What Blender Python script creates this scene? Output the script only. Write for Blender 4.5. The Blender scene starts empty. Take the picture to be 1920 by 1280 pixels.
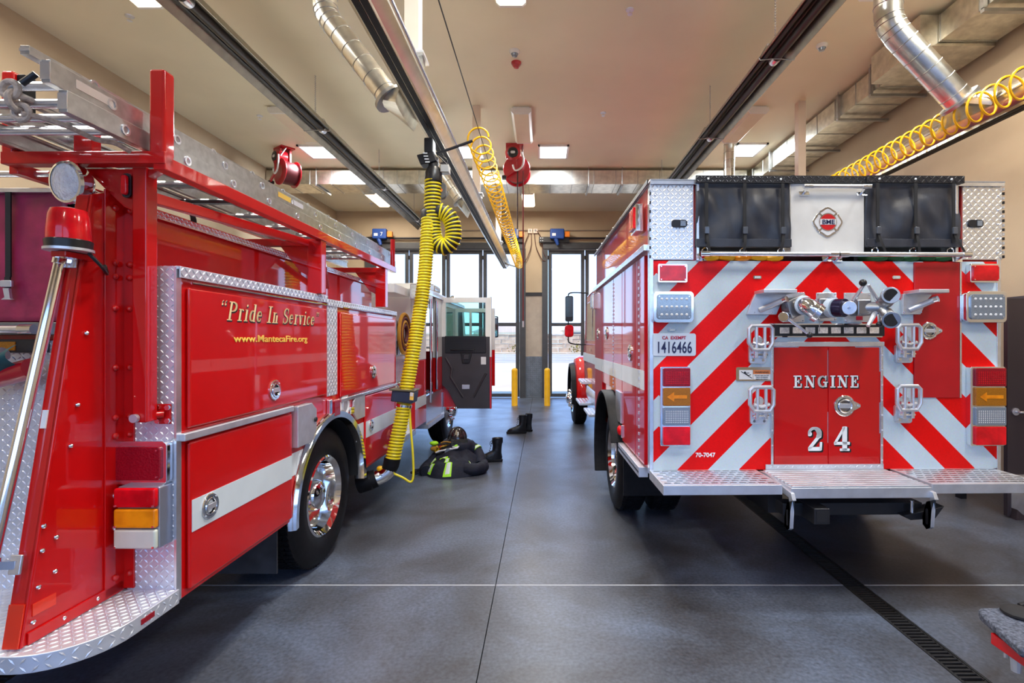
import bpy, bmesh, math, random
from mathutils import Vector, Matrix, noise
random.seed(4)
sc = bpy.context.scene
COL = sc.collection
PI = math.pi
# ------------------------------------------------------------------ camera
CAMZ = 1.72; F = 960.0; CX = 1020.0; CY = 638.0      # measured on the 1920x1280 frame
cam = bpy.data.cameras.new('camera'); cam.lens = 18.0; cam.sensor_width = 36.0
cam.shift_x = -(CX - 960) / 1920; cam.shift_y = -(640 - CY) / 1920
cam.clip_start = 0.05; cam.clip_end = 400
camo = bpy.data.objects.new('camera', cam); COL.objects.link(camo)
camo.location = (0, 0, CAMZ); camo.rotation_euler = (PI / 2, 0, 0); sc.camera = camo
# ------------------------------------------------------------------ world, sun, exposure
w = bpy.data.worlds.new('sky'); sc.world = w; w.use_nodes = True
nt = w.node_tree; bg = nt.nodes['Background']
tc = nt.nodes.new('ShaderNodeTexCoord'); sx = nt.nodes.new('ShaderNodeSeparateXYZ')
rp = nt.nodes.new('ShaderNodeValToRGB')
rp.color_ramp.elements[0].position = 0.0; rp.color_ramp.elements[0].color = (0.50, 0.72, 1.0, 1)
rp.color_ramp.elements[1].position = 0.5; rp.color_ramp.elements[1].color = (0.12, 0.33, 1.0, 1)
nt.links.new(tc.outputs['Generated'], sx.inputs[0]); nt.links.new(sx.outputs['Z'], rp.inputs[0])
nt.links.new(rp.outputs[0], bg.inputs[0]); bg.inputs[1].default_value = 3.1
sun = bpy.data.lights.new('sun', 'SUN'); sun.energy = 5.5; sun.angle = 0.01; sun.color = (1, 0.87, 0.68)
suno = bpy.data.objects.new('sun', sun); COL.objects.link(suno)
suno.rotation_euler = (0.0, math.radians(38), math.radians(-25))
sc.view_settings.view_transform = 'Standard'; sc.view_settings.look = 'None'
sc.view_settings.exposure = 0.35; sc.view_settings.gamma = 1.0
sc.view_settings.use_curve_mapping = False
LAMP = 1.2                                                # scale of the ceiling fixtures' own light
# ------------------------------------------------------------------ measuring helpers
def at(px, py, d):                                        # pixel at depth d -> world point
    return ((px - CX) * d / F, d, CAMZ + (CY - py) * d / F)
class Frame:                                              # a truck's local frame (x across, y forward, z up)
    def __init__(s, o, rz):
        s.o = Vector(o); s.rz = rz; s.R = Matrix.Rotation(-rz, 3, 'Z')
    def ray(s, px, py):
        px = px + 0.018 * (py - 640)
        return s.R @ (Vector((0, 0, CAMZ)) - s.o), s.R @ Vector(((px - CX) / F, 1, (CY - py) / F))
    def rear(s, px, py, y=0.0):
        c, d = s.ray(px, py); p = c + d * ((y - c.y) / d.y); return (p.x, p.z)
    def side(s, px, py, x=0.0):
        c, d = s.ray(px, py); p = c + d * ((x - c.x) / d.x); return (p.y, p.z)
    def w2l(s, p): return tuple(s.R @ (Vector(p) - s.o))
# ------------------------------------------------------------------ materials
MATS = {}
def mat(name, col, rough=0.5, metal=0.0, coat=0.0, var=0.06, scale=6.0, bump=0.0, bscale=40.0, emit=0.0, trans=0.0, col2=None, spec=0.5, coatr=0.03):
    if name in MATS: return MATS[name]
    m = bpy.data.materials.new(name); m.use_nodes = True; n = m.node_tree.nodes; L = m.node_tree.links
    b = n['Principled BSDF']
    t = n.new('ShaderNodeTexCoord'); nz = n.new('ShaderNodeTexNoise'); nz.inputs['Scale'].default_value = scale
    nz.inputs['Detail'].default_value = 6
    L.new(t.outputs['Object'], nz.inputs['Vector'])
    r = n.new('ShaderNodeValToRGB')
    c2 = col2 or tuple(min(1, c * (1 + var)) for c in col); c1 = col if col2 else tuple(c * (1 - var) for c in col)
    r.color_ramp.elements[0].color = (*c1, 1); r.color_ramp.elements[1].color = (*c2, 1)
    r.color_ramp.elements[0].position = 0.35; r.color_ramp.elements[1].position = 0.65
    L.new(nz.outputs['Fac'], r.inputs[0]); L.new(r.outputs[0], b.inputs['Base Color'])
    b.inputs['Roughness'].default_value = rough; b.inputs['Metallic'].default_value = metal
    b.inputs['Coat Weight'].default_value = coat; b.inputs['Coat Roughness'].default_value = coatr
    b.inputs['Specular IOR Level'].default_value = spec
    b.inputs['Transmission Weight'].default_value = trans
    if emit: L.new(r.outputs[0], b.inputs['Emission Color']); b.inputs['Emission Strength'].default_value = emit
    if bump:
        z2 = n.new('ShaderNodeTexNoise'); z2.inputs['Scale'].default_value = bscale; z2.inputs['Detail'].default_value = 4
        bp = n.new('ShaderNodeBump'); bp.inputs['Strength'].default_value = bump; bp.inputs['Distance'].default_value = 0.02
        L.new(t.outputs['Object'], z2.inputs['Vector']); L.new(z2.outputs['Fac'], bp.inputs['Height']); L.new(bp.outputs[0], b.inputs['Normal'])
    if name == 'red_paint': b.inputs['Coat IOR'].default_value = 1.5
    MATS[name] = m; return m
RED = mat('red_paint', (0.55, 0.0015, 0.002), 0.45, coat=1.0, var=0.03, spec=0.15)
DRED = mat('maroon_paint', (0.46, 0.004, 0.010), 0.45, coat=0.7, var=0.05, spec=0.15)
WHITEP = mat('white_paint', (0.78, 0.78, 0.76), 0.35, coat=0.6, var=0.02)
CHROME = mat('chrome', (0.86, 0.87, 0.89), 0.07, 1.0, var=0.02)
ALU = mat('aluminium', (0.80, 0.82, 0.87), 0.27, 0.9, var=0.08, scale=18)
TREAD = mat('tread_aluminium', (0.70, 0.74, 0.82), 0.33, 0.55, var=0.05, scale=12)
ALUM = mat('satin_aluminium', (0.68, 0.71, 0.77), 0.42, 0.8, var=0.08, scale=9)
LADDER = mat('ladder_aluminium', (0.55, 0.55, 0.54), 0.36, 1.0, var=0.12, scale=25)
GALV = mat('galvanised', (0.74, 0.73, 0.66), 0.28, 1.0, var=0.15, scale=9, bump=0.05, bscale=3)
GALVW = mat('galvanised_steel_strut', (0.45, 0.46, 0.46), 0.4, 1.0, var=0.1)
HEATM = mat('heater_reflector', (0.34, 0.32, 0.27), 0.3, 1.0, var=0.12)
TUBEM = mat('heater_tube', (0.05, 0.045, 0.04), 0.35, 0.6)
BLACK = mat('black_plastic', (0.012, 0.012, 0.014), 0.35)
BLACKM = mat('black_metal', (0.02, 0.02, 0.024), 0.4, 0.3)
RUBBER = mat('rubber', (0.009, 0.009, 0.011), 0.5, var=0.2, scale=20, spec=0.15)
DCHR = mat('dark_chrome', (0.30, 0.30, 0.33), 0.18, 1.0, var=0.1)
TARP = mat('black_tarp', (0.032, 0.037, 0.052), 0.42, var=0.15, scale=10, bump=0.15, bscale=7)
MAROON = mat('maroon_tarp', (0.34, 0.018, 0.07), 0.4, var=0.25, scale=7, bump=0.6, bscale=6)
STRAP = mat('black_webbing', (0.012, 0.012, 0.014), 0.8)
REDL = mat('red_lens', (0.70, 0.003, 0.010), 0.2, spec=0.2, coat=0.5, var=0.25, scale=12)
DREDL = mat('dark_red_lens', (0.30, 0.003, 0.012), 0.2, spec=0.2, coat=0.45, var=0.2, scale=160, bump=0.2, bscale=120)
AMBL = mat('amber_lens', (0.95, 0.26, 0.004), 0.2, spec=0.2, coat=0.5, var=0.3, scale=10)
AMBD = mat('dark_amber_lens', (0.36, 0.13, 0.006), 0.2, spec=0.2, coat=0.45, var=0.2, scale=160)
CLEARL = mat('clear_lens', (0.62, 0.66, 0.66), 0.12, coat=1.0, var=0.12, scale=40, bump=0.2, bscale=70)
GREYL = mat('grey_lens', (0.22, 0.27, 0.34), 0.1, 0.3, coat=1.0, var=0.15, scale=160)
YEL = mat('yellow_hose', (0.80, 0.68, 0.015), 0.42, var=0.06)
YELC = mat('yellow_coil', (0.86, 0.48, 0.004), 0.35, var=0.05)
YELP = mat('yellow_bollard', (0.80, 0.42, 0.006), 0.42, var=0.08)
HBLK = mat('hose_black', (0.014, 0.013, 0.01), 0.5)
WALL = mat('tan_wall', (0.46, 0.365, 0.25), 0.8, var=0.04, scale=1.5, bump=0.08, bscale=90)
CEIL = mat('tan_ceiling', (0.76, 0.71, 0.53), 0.62, var=0.05, scale=0.7, bump=0.05, bscale=60)
POSTM = mat('cream_post', (0.72, 0.62, 0.50), 0.6, var=0.02)
FRAME_ = mat('door_frame_grey', (0.045, 0.048, 0.055), 0.4, var=0.1)
BROWN = mat('brown_door', (0.05, 0.036, 0.04), 0.42, var=0.05)
NAVY = mat('navy_cloth', (0.004, 0.0065, 0.020), 0.75, var=0.3, scale=14, bump=0.4, bscale=25)
HIVIS = mat('hivis', (0.42, 0.90, 0.02), 0.5, emit=0.0, var=0.04)
SILV = mat('reflective_silver', (0.72, 0.78, 0.74), 0.4, var=0.06)
BLUE = mat('motor_blue', (0.012, 0.055, 0.26), 0.4, var=0.08)
ORANGE = mat('orange_plastic', (0.75, 0.20, 0.01), 0.45)
REEL = mat('reel_red', (0.42, 0.004, 0.012), 0.3, coat=0.7, var=0.08)
GOLD = mat('gold_lettering', (1.0, 0.74, 0.38), 0.35, var=0.05)
YLET = mat('yellow_lettering', (1.0, 0.62, 0.10), 0.4, var=0.1)
WLET = mat('white_lettering', (0.88, 0.92, 0.94), 0.45, var=0.03)
PLATEM = mat('plate_white', (0.62, 0.72, 0.85), 0.35, var=0.02)
NAVYLET = mat('plate_navy', (0.01, 0.014, 0.08), 0.4)
REDLET = mat('plate_red', (0.45, 0.01, 0.04), 0.4)
WSTRIPE = mat('white_stripe', (0.62, 0.70, 0.75), 0.4, var=0.03, coat=0.3)
REFL = mat('orange_reflector', (0.75, 0.03, 0.005), 0.3, coat=0.5)
CARPET = mat('grey_carpet', (0.05, 0.06, 0.085), 0.95, col2=(0.15, 0.17, 0.23), scale=70, bump=0.8, bscale=80)
TEAL = mat('teal_cloth', (0.008, 0.075, 0.085), 0.7, var=0.25, scale=10)
ROPE = mat('rope', (0.48, 0.40, 0.34), 0.9, var=0.25, scale=60)
TAN = mat('hose_canvas', (0.45, 0.22, 0.02), 0.8, var=0.2)
STONE = mat('block_wall', (0.46, 0.33, 0.20), 0.9, var=0.3, scale=0.8)
ROOFT = mat('roof_tile', (0.42, 0.30, 0.18), 0.9, var=0.1)
STUCCO = mat('stucco', (0.60, 0.50, 0.38), 0.9)
PAVE = mat('pavement', (0.50, 0.37, 0.20), 0.85, var=0.08, scale=0.4)
ASPH = mat('asphalt', (0.30, 0.24, 0.165), 0.9, var=0.12, scale=0.5)
GLASSD = mat('dark_glass', (0.012, 0.016, 0.018), 0.04, coat=1.0)
MIRROR = mat('mirror_glass', (0.8, 0.9, 0.92), 0.03, 1.0, var=0.01)
INTER = mat('dark_interior', (0.01, 0.01, 0.012), 0.7)
GREYPL = mat('door_card_grey', (0.045, 0.04, 0.045), 0.4, var=0.1, bump=0.1, bscale=120)
GRATE = mat('cast_iron', (0.016, 0.016, 0.018), 0.6, 0.2, var=0.2, scale=30)
WARNW = mat('sign_white', (0.75, 0.76, 0.78), 0.4)
WARNO = mat('sign_orange', (0.75, 0.22, 0.06), 0.4)
STICK = mat('sticker_pale', (0.62, 0.50, 0.42), 0.5, var=0.08)
GRATEY = mat('grey_plate', (0.16, 0.19, 0.23), 0.4, 0.6, var=0.15, scale=5)
BLUEBOX = mat('bluegrey_plastic', (0.02, 0.03, 0.065), 0.4)
def emis(name, col, s):
    m = bpy.data.materials.new(name); m.use_nodes = True; n = m.node_tree.nodes; L = m.node_tree.links
    b = n['Principled BSDF']; t = n.new('ShaderNodeTexCoord'); v = n.new('ShaderNodeTexVoronoi'); v.inputs['Scale'].default_value = 14
    r = n.new('ShaderNodeMapRange'); r.inputs['To Min'].default_value = s * 1.1; r.inputs['To Max'].default_value = s * 0.8
    L.new(t.outputs['Object'], v.inputs['Vector']); L.new(v.outputs['Distance'], r.inputs[0]); L.new(r.outputs[0], b.inputs['Emission Strength'])
    b.inputs['Base Color'].default_value = (0.8, 0.8, 0.8, 1); b.inputs['Emission Color'].default_value = (*col, 1)
    MATS[name] = m; return m
TROF = emis('troffer_cool', (0.86, 0.93, 1.0), 3.0)
TROW = emis('fixture_warm', (1.0, 0.84, 0.60), 2.2)
DIFF = mat('diffuser_off', (0.72, 0.62, 0.46), 0.35, var=0.02)
def glassmat(name, tint, gl=0.08):
    m = bpy.data.materials.new(name); m.use_nodes = True; n = m.node_tree.nodes; L = m.node_tree.links
    n.remove(n['Principled BSDF']); out = n['Material Output']
    tr = n.new('ShaderNodeBsdfTransparent'); tr.inputs[0].default_value = (*tint, 1)
    g = n.new('ShaderNodeBsdfGlossy'); g.inputs['Roughness'].default_value = 0.02
    fr = n.new('ShaderNodeFresnel'); fr.inputs[0].default_value = 1.45
    mx = n.new('ShaderNodeMixShader'); L.new(fr.outputs[0], mx.inputs[0]); L.new(tr.outputs[0], mx.inputs[1]); L.new(g.outputs[0], mx.inputs[2])
    L.new(mx.outputs[0], out.inputs[0]); MATS[name] = m; return m
GLASS = glassmat('window_glass', (0.97, 0.99, 1.0)); TINT = glassmat('tinted_glass', (0.72, 0.90, 0.88))
def floormat():
    m = bpy.data.materials.new('concrete_floor'); m.use_nodes = True; n = m.node_tree.nodes; L = m.node_tree.links
    b = n['Principled BSDF']; t = n.new('ShaderNodeTexCoord')
    a = n.new('ShaderNodeTexNoise'); a.inputs['Scale'].default_value = 0.9; a.inputs['Distortion'].default_value = 0.5; a.inputs['Detail'].default_value = 10; a.inputs['Roughness'].default_value = 0.6
    c = n.new('ShaderNodeTexNoise'); c.inputs['Scale'].default_value = 45; c.inputs['Detail'].default_value = 3
    L.new(t.outputs['Object'], a.inputs['Vector']); L.new(t.outputs['Object'], c.inputs['Vector'])
    r = n.new('ShaderNodeValToRGB'); e = r.color_ramp.elements
    e[0].position = 0.36; e[0].color = (0.050, 0.049, 0.054, 1); e[1].position = 0.64; e[1].color = (0.115, 0.142, 0.20, 1)  # mottle; the bluer end also paints in the skylight sheen
    q = e.new(0.5); q.color = (0.078, 0.088, 0.112, 1)
    L.new(a.outputs['Fac'], r.inputs[0])
    mm = n.new('ShaderNodeMixRGB'); mm.blend_type = 'OVERLAY'; mm.inputs[0].default_value = 0.7
    L.new(r.outputs[0], mm.inputs[1]); L.new(c.outputs['Fac'], mm.inputs[2]); L.new(mm.outputs[0], b.inputs['Base Color'])
    d = n.new('ShaderNodeTexNoise'); d.inputs['Scale'].default_value = 2.2; d.inputs['Detail'].default_value = 6
    L.new(t.outputs['Object'], d.inputs['Vector'])
    rr = n.new('ShaderNodeMapRange'); rr.inputs['From Min'].default_value = 0.0; rr.inputs['From Max'].default_value = 1.0
    rr.inputs['To Min'].default_value = 0.30; rr.inputs['To Max'].default_value = 0.44
    L.new(d.outputs['Fac'], rr.inputs[0]); L.new(rr.outputs[0], b.inputs['Roughness'])
    bp = n.new('ShaderNodeBump'); bp.inputs['Strength'].default_value = 0.12; bp.inputs['Distance'].default_value = 0.01
    L.new(d.outputs['Fac'], bp.inputs['Height']); L.new(bp.outputs[0], b.inputs['Normal'])
    MATS['concrete_floor'] = m; return m
FLOORM = floormat()
def chevron(xc, phase, per):
    m = bpy.data.materials.new('chevron_tape'); m.use_nodes = True; n = m.node_tree.nodes; L = m.node_tree.links
    b = n['Principled BSDF']; t = n.new('ShaderNodeTexCoord'); s = n.new('ShaderNodeSeparateXYZ'); L.new(t.outputs['Object'], s.inputs[0])
    def mth(op, a, v=None, lk=None):
        k = n.new('ShaderNodeMath'); k.operation = op; L.new(a, k.inputs[0])
        if v is not None: k.inputs[1].default_value = v
        if lk is not None: L.new(lk, k.inputs[1])
        return k.outputs[0]
    ax = mth('ABSOLUTE', mth('SUBTRACT', s.outputs['X'], xc))
    q = mth('ADD', s.outputs['Z'], lk=ax)
    k = n.new('ShaderNodeMath'); k.operation = 'SUBTRACT'; k.inputs[0].default_value = phase + per * 10; L.new(q, k.inputs[1])
    fr = mth('FRACT', mth('DIVIDE', k.outputs[0], per)); st = mth('LESS_THAN', fr, 0.5)
    nz = n.new('ShaderNodeTexVoronoi'); nz.inputs['Scale'].default_value = 150; L.new(t.outputs['Object'], nz.inputs['Vector'])
    mx = n.new('ShaderNodeMixRGB'); mx.inputs[1].default_value = (0.58, 0.70, 0.78, 1); mx.inputs[2].default_value = (0.82, 0.002, 0.002, 1)
    L.new(st, mx.inputs[0]); m2 = n.new('ShaderNodeMixRGB'); m2.blend_type = 'MULTIPLY'; m2.inputs[0].default_value = 0.10
    L.new(mx.outputs[0], m2.inputs[1]); L.new(nz.outputs['Color'], m2.inputs[2]); L.new(m2.outputs[0], b.inputs['Base Color'])
    b.inputs['Specular IOR Level'].default_value = 0.15; b.inputs['Roughness'].default_value = 0.42; b.inputs['Coat Weight'].default_value = 0.15; b.inputs['Coat Roughness'].default_value = 0.2
    MATS['chevron_tape'] = m; return m
# ------------------------------------------------------------------ mesh builder
def V(*a): return Vector(a)
class MB:
    def __init__(s): s.v = []; s.f = []
    def add(s, vs, fs):
        o = len(s.v); s.v += [tuple(v) for v in vs]; s.f += [[i + o for i in f] for f in fs]; return s
    def box(s, x0, x1, y0, y1, z0, z1):
        return s.add([(x0,y0,z0),(x1,y0,z0),(x1,y1,z0),(x0,y1,z0),(x0,y0,z1),(x1,y0,z1),(x1,y1,z1),(x0,y1,z1)],
                     [(0,3,2,1),(4,5,6,7),(0,1,5,4),(1,2,6,5),(2,3,7,6),(3,0,4,7)])
    def obox(s, c, a, b, d):                     # centre and three half-axis vectors
        c, a, b, d = map(Vector, (c, a, b, d))
        vs = [c + a * i + b * j + d * k for k in (-1, 1) for i, j in ((-1,-1),(1,-1),(1,1),(-1,1))]
        return s.add(vs, [(0,3,2,1),(4,5,6,7),(0,1,5,4),(1,2,6,5),(2,3,7,6),(3,0,4,7)])
    def bar(s, p0, p1, w_, h, up=(0, 0, 1)):     # rectangular bar between two points
        p0, p1, up = Vector(p0), Vector(p1), Vector(up); t = (p1 - p0); a = t.cross(up)
        if a.length < 1e-6: a = t.cross(Vector((1, 0, 0)))
        a.normalize(); b = a.cross(t).normalized()
        return s.obox((p0 + p1) / 2, a * w_ / 2, b * h / 2, t / 2)
    def cyl(s, p0, p1, r0, r1=None, n=16, cap=True):
        return s.tube([p0, p1], [r0, r0 if r1 is None else r1], n, cap=cap)
    def tube(s, pts, r, n=10, closed=False, cap=True):
        pts = [Vector(p) for p in pts]; m = len(pts)
        rs = r if isinstance(r, (list, tuple)) else [r] * m
        ts = []
        for i in range(m):
            a = pts[i - 1] if (i > 0 or closed) else pts[i]; b = pts[(i + 1) % m] if (i < m - 1 or closed) else pts[i]
            ts.append((b - a).normalized())
        ref = Vector((0, 0, 1)) if abs(ts[0].z) < 0.9 else Vector((1, 0, 0))
        a = ts[0].cross(ref).normalized(); o = len(s.v)
        for i in range(m):
            if i:
                q = ts[i - 1].rotation_difference(ts[i]); a = q @ a
            a = (a - ts[i] * a.dot(ts[i])).normalized(); b = ts[i].cross(a)
            for k in range(n):
                g = 2 * PI * k / n; s.v.append(tuple(pts[i] + (a * math.cos(g) + b * math.sin(g)) * rs[i]))
        for i in range(m if closed else m - 1):
            j = (i + 1) % m
            for k in range(n):
                k2 = (k + 1) % n; s.f.append([o + i*n + k, o + i*n + k2, o + j*n + k2, o + j*n + k])
        if cap and not closed:
            s.f.append([o + k for k in range(n)][::-1]); s.f.append([o + (m-1)*n + k for k in range(n)])
        return s
    def prism(s, poly, ax, a, b):
        def mk(u, w_, h): return {'x': (h, u, w_), 'y': (u, h, w_), 'z': (u, w_, h)}[ax]
        n = len(poly); vs = [mk(u, w_, a) for u, w_ in poly] + [mk(u, w_, b) for u, w_ in poly]
        return s.add(vs, [list(range(n))[::-1], list(range(n, 2*n))] + [[i, (i+1) % n, n + (i+1) % n, n + i] for i in range(n)])
    def lathe(s, prof, c, axis='x', n=32, sgn=1, a0=0.0, a1=2*PI):
        c = Vector(c); o = len(s.v); m = len(prof); full = abs(a1 - a0 - 2*PI) < 1e-6; cnt = n if full else n + 1
        for k in range(cnt):
            g = a0 + (a1 - a0) * k / n
            for r, h in prof:
                u, w_, h = r * math.cos(g), r * math.sin(g), h * sgn
                s.v.append(tuple(c + Vector({'x': (h, u, w_), 'y': (u, h, w_), 'z': (u, w_, h)}[axis])))
        for k in range(n):
            k2 = (k + 1) % cnt
            for i in range(m - 1): s.f.append([o + k*m + i, o + k*m + i + 1, o + k2*m + i + 1, o + k2*m + i])
        return s
    def sphere(s, c, r, n=14, m=9, z0=-1.0):
        r = r if isinstance(r, (tuple, list)) else (r, r, r); o = len(s.v); c = Vector(c)
        a0 = math.asin(max(-1, z0))
        for i in range(m + 1):
            p = a0 + (PI / 2 - a0) * i / m
            for k in range(n):
                g = 2*PI*k/n; s.v.append((c.x + r[0]*math.cos(p)*math.cos(g), c.y + r[1]*math.cos(p)*math.sin(g), c.z + r[2]*math.sin(p)))
        for i in range(m):
            for k in range(n): s.f.append([o + i*n + k, o + i*n + (k+1) % n, o + (i+1)*n + (k+1) % n, o + (i+1)*n + k])
        return s
    def grid(s, fn, nu, nv):
        o = len(s.v)
        for i in range(nu + 1):
            for j in range(nv + 1): s.v.append(tuple(fn(i / nu, j / nv)))
        for i in range(nu):
            for j in range(nv):
                a = o + i*(nv+1) + j; s.f.append([a, a+1, a+nv+2, a+nv+1])
        return s
    def obj(s, name, m, parent=None, bev=0.0, ang=35, kind=None, seg=2, flat=False):
        me = bpy.data.meshes.new(name); me.from_pydata(s.v, [], s.f)
        bm = bmesh.new(); bm.from_mesh(me); bmesh.ops.remove_doubles(bm, verts=bm.verts, dist=1e-5) if len(s.v) < 60000 else None
        bmesh.ops.recalc_face_normals(bm, faces=bm.faces); bm.to_mesh(me); bm.free()
        if not flat:
            me.polygons.foreach_set('use_smooth', [True] * len(me.polygons)); me.set_sharp_from_angle(angle=math.radians(ang))
        me.materials.append(m)
        ob = bpy.data.objects.new(name, me); COL.objects.link(ob)
        if parent is not None: ob.parent = parent
        if bev:
            b = ob.modifiers.new('bevel', 'BEVEL'); b.width = bev; b.segments = seg; b.limit_method = 'ANGLE'; b.angle_limit = math.radians(40); b.harden_normals = True
        if kind: ob['kind'] = kind
        return ob
def box(name, m, parent, x0, x1, y0, y1, z0, z1, bev=0.0):
    return MB().box(min(x0,x1), max(x0,x1), min(y0,y1), max(y0,y1), min(z0,z1), max(z0,z1)).obj(name, m, parent, bev)
def tag(o, label, cat, group=None):
    o['label'] = label; o['category'] = cat
    if group: o['group'] = group
    return o
def thing(name, label, cat, loc=(0, 0, 0), rz=0.0, group=None):
    o = bpy.data.objects.new(name, None); COL.objects.link(o); o.location = loc; o.rotation_euler = (0, 0, rz)
    o.empty_display_size = 0.1
    return tag(o, label, cat, group)
def copyt(root, loc, label, rz=None):
    def cp(o, p):
        c = o.copy(); COL.objects.link(c); c.parent = p
        for ch in [x for x in o.children]: cp(ch, c)
        return c
    c = root.copy(); COL.objects.link(c); c.location = loc; c['label'] = label
    if rz is not None: c.rotation_euler = (0, 0, rz)
    for ch in list(root.children): cp(ch, c)
    return c
def share(o, parent, off, name=None):                # a copy of a part sharing its mesh
    c = o.copy(); c.parent = parent; COL.objects.link(c); c.location = Vector(o.location) + Vector(off)
    if name: c.name = name
    return c
def struct(o): o['kind'] = 'structure'; return o
def lugs(o, u, v, nrm, U, V_, pitch=0.023, h=0.0026, mask=None):   # raised lozenges of tread plate
    o, u, v, nrm = map(Vector, (o, u, v, nrm)); mb = MB(); nu = int(U / pitch); nv = int(V_ / pitch)
    L_, W_ = pitch * 0.56, pitch * 0.17
    for i in range(nu):
        for j in range(nv):
            a, b = (i + 0.5) * U / max(nu, 1), (j + 0.5) * V_ / max(nv, 1)
            if mask and not mask(a, b): continue
            c = o + u * a + v * b; g = PI/4 if (i + j) % 2 else -PI/4
            d = u * math.cos(g) + v * math.sin(g); e = -u * math.sin(g) + v * math.cos(g)
            mb.add([c - d*L_, c - d*L_*.3 + e*W_, c + d*L_*.3 + e*W_, c + d*L_, c + d*L_*.3 - e*W_, c - d*L_*.3 - e*W_,
                    c - d*L_*.55 + nrm*h, c + d*L_*.55 + nrm*h],
                   [(0,6,1),(1,6,7,2),(2,7,3),(3,7,4),(4,7,6,5),(5,6,0)])
    return mb
def ring(c, R, r, axis='y', n=24, k=8):
    pts = []
    for i in range(n):
        g = 2*PI*i/n; u, w_ = R*math.cos(g), R*math.sin(g)
        pts.append(Vector(c) + Vector({'x': (0,u,w_), 'y': (u,0,w_), 'z': (u,w_,0)}[axis]))
    return MB().tube(pts, r, k, closed=True)
def rrect(x0, x1, z0, z1, r, n=5):
    out = []
    for cx, cz, a in ((x1-r, z1-r, 0), (x0+r, z1-r, PI/2), (x0+r, z0+r, PI), (x1-r, z0+r, 1.5*PI)):
        for i in range(n + 1): out.append((cx + r*math.cos(a + PI/2*i/n), cz + r*math.sin(a + PI/2*i/n)))
    return out
def spline(pts, n=8):
    pts = [Vector(p) for p in pts]; out = []
    for i in range(len(pts) - 1):
        p0 = pts[max(i-1, 0)]; p1 = pts[i]; p2 = pts[i+1]; p3 = pts[min(i+2, len(pts)-1)]
        for k in range(n):
            t = k / n
            out.append(0.5*((2*p1) + (p2-p0)*t + (2*p0-5*p1+4*p2-p3)*t*t + (-p0+3*p1-3*p2+p3)*t**3))
    return out + [pts[-1]]
# ------------------------------------------------------------------ lettering
def text(name, s, m, parent, o, u, v, size, xs=1.0, bold=0.0, shear=0.0, align='CENTER', spacing=1.0, dep=0.0012):
    cu = bpy.data.curves.new(name, 'FONT'); cu.body = s; cu.size = size; cu.offset = bold; cu.shear = shear; cu.align_x = align
    cu.space_character = spacing; cu.extrude = dep
    ob = bpy.data.objects.new(name, cu); COL.objects.link(ob); bpy.context.view_layer.update()
    me = bpy.data.meshes.new_from_object(ob.evaluated_get(bpy.context.evaluated_depsgraph_get()))
    bpy.data.objects.remove(ob); bpy.data.curves.remove(cu)
    o, u, v = Vector(o), Vector(u), Vector(v); n = u.cross(v)
    for p in me.vertices: p.co = o + u * (p.co.x * xs) + v * p.co.y + n * p.co.z
    me.materials.clear(); me.materials.append(m)
    ob = bpy.data.objects.new(name, me); COL.objects.link(ob); ob.parent = parent; return ob
def arc(cx, cy, rx, ry, a0, a1, n=12):
    return [(cx + rx*math.cos(math.radians(a0 + (a1-a0)*i/n)), cy + ry*math.sin(math.radians(a0 + (a1-a0)*i/n))) for i in range(n + 1)]
TH, TN = 0.20, 0.085
def T(pts): return (TH, TN, pts)
def N_(pts): return (0.08, TN, pts)
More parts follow.
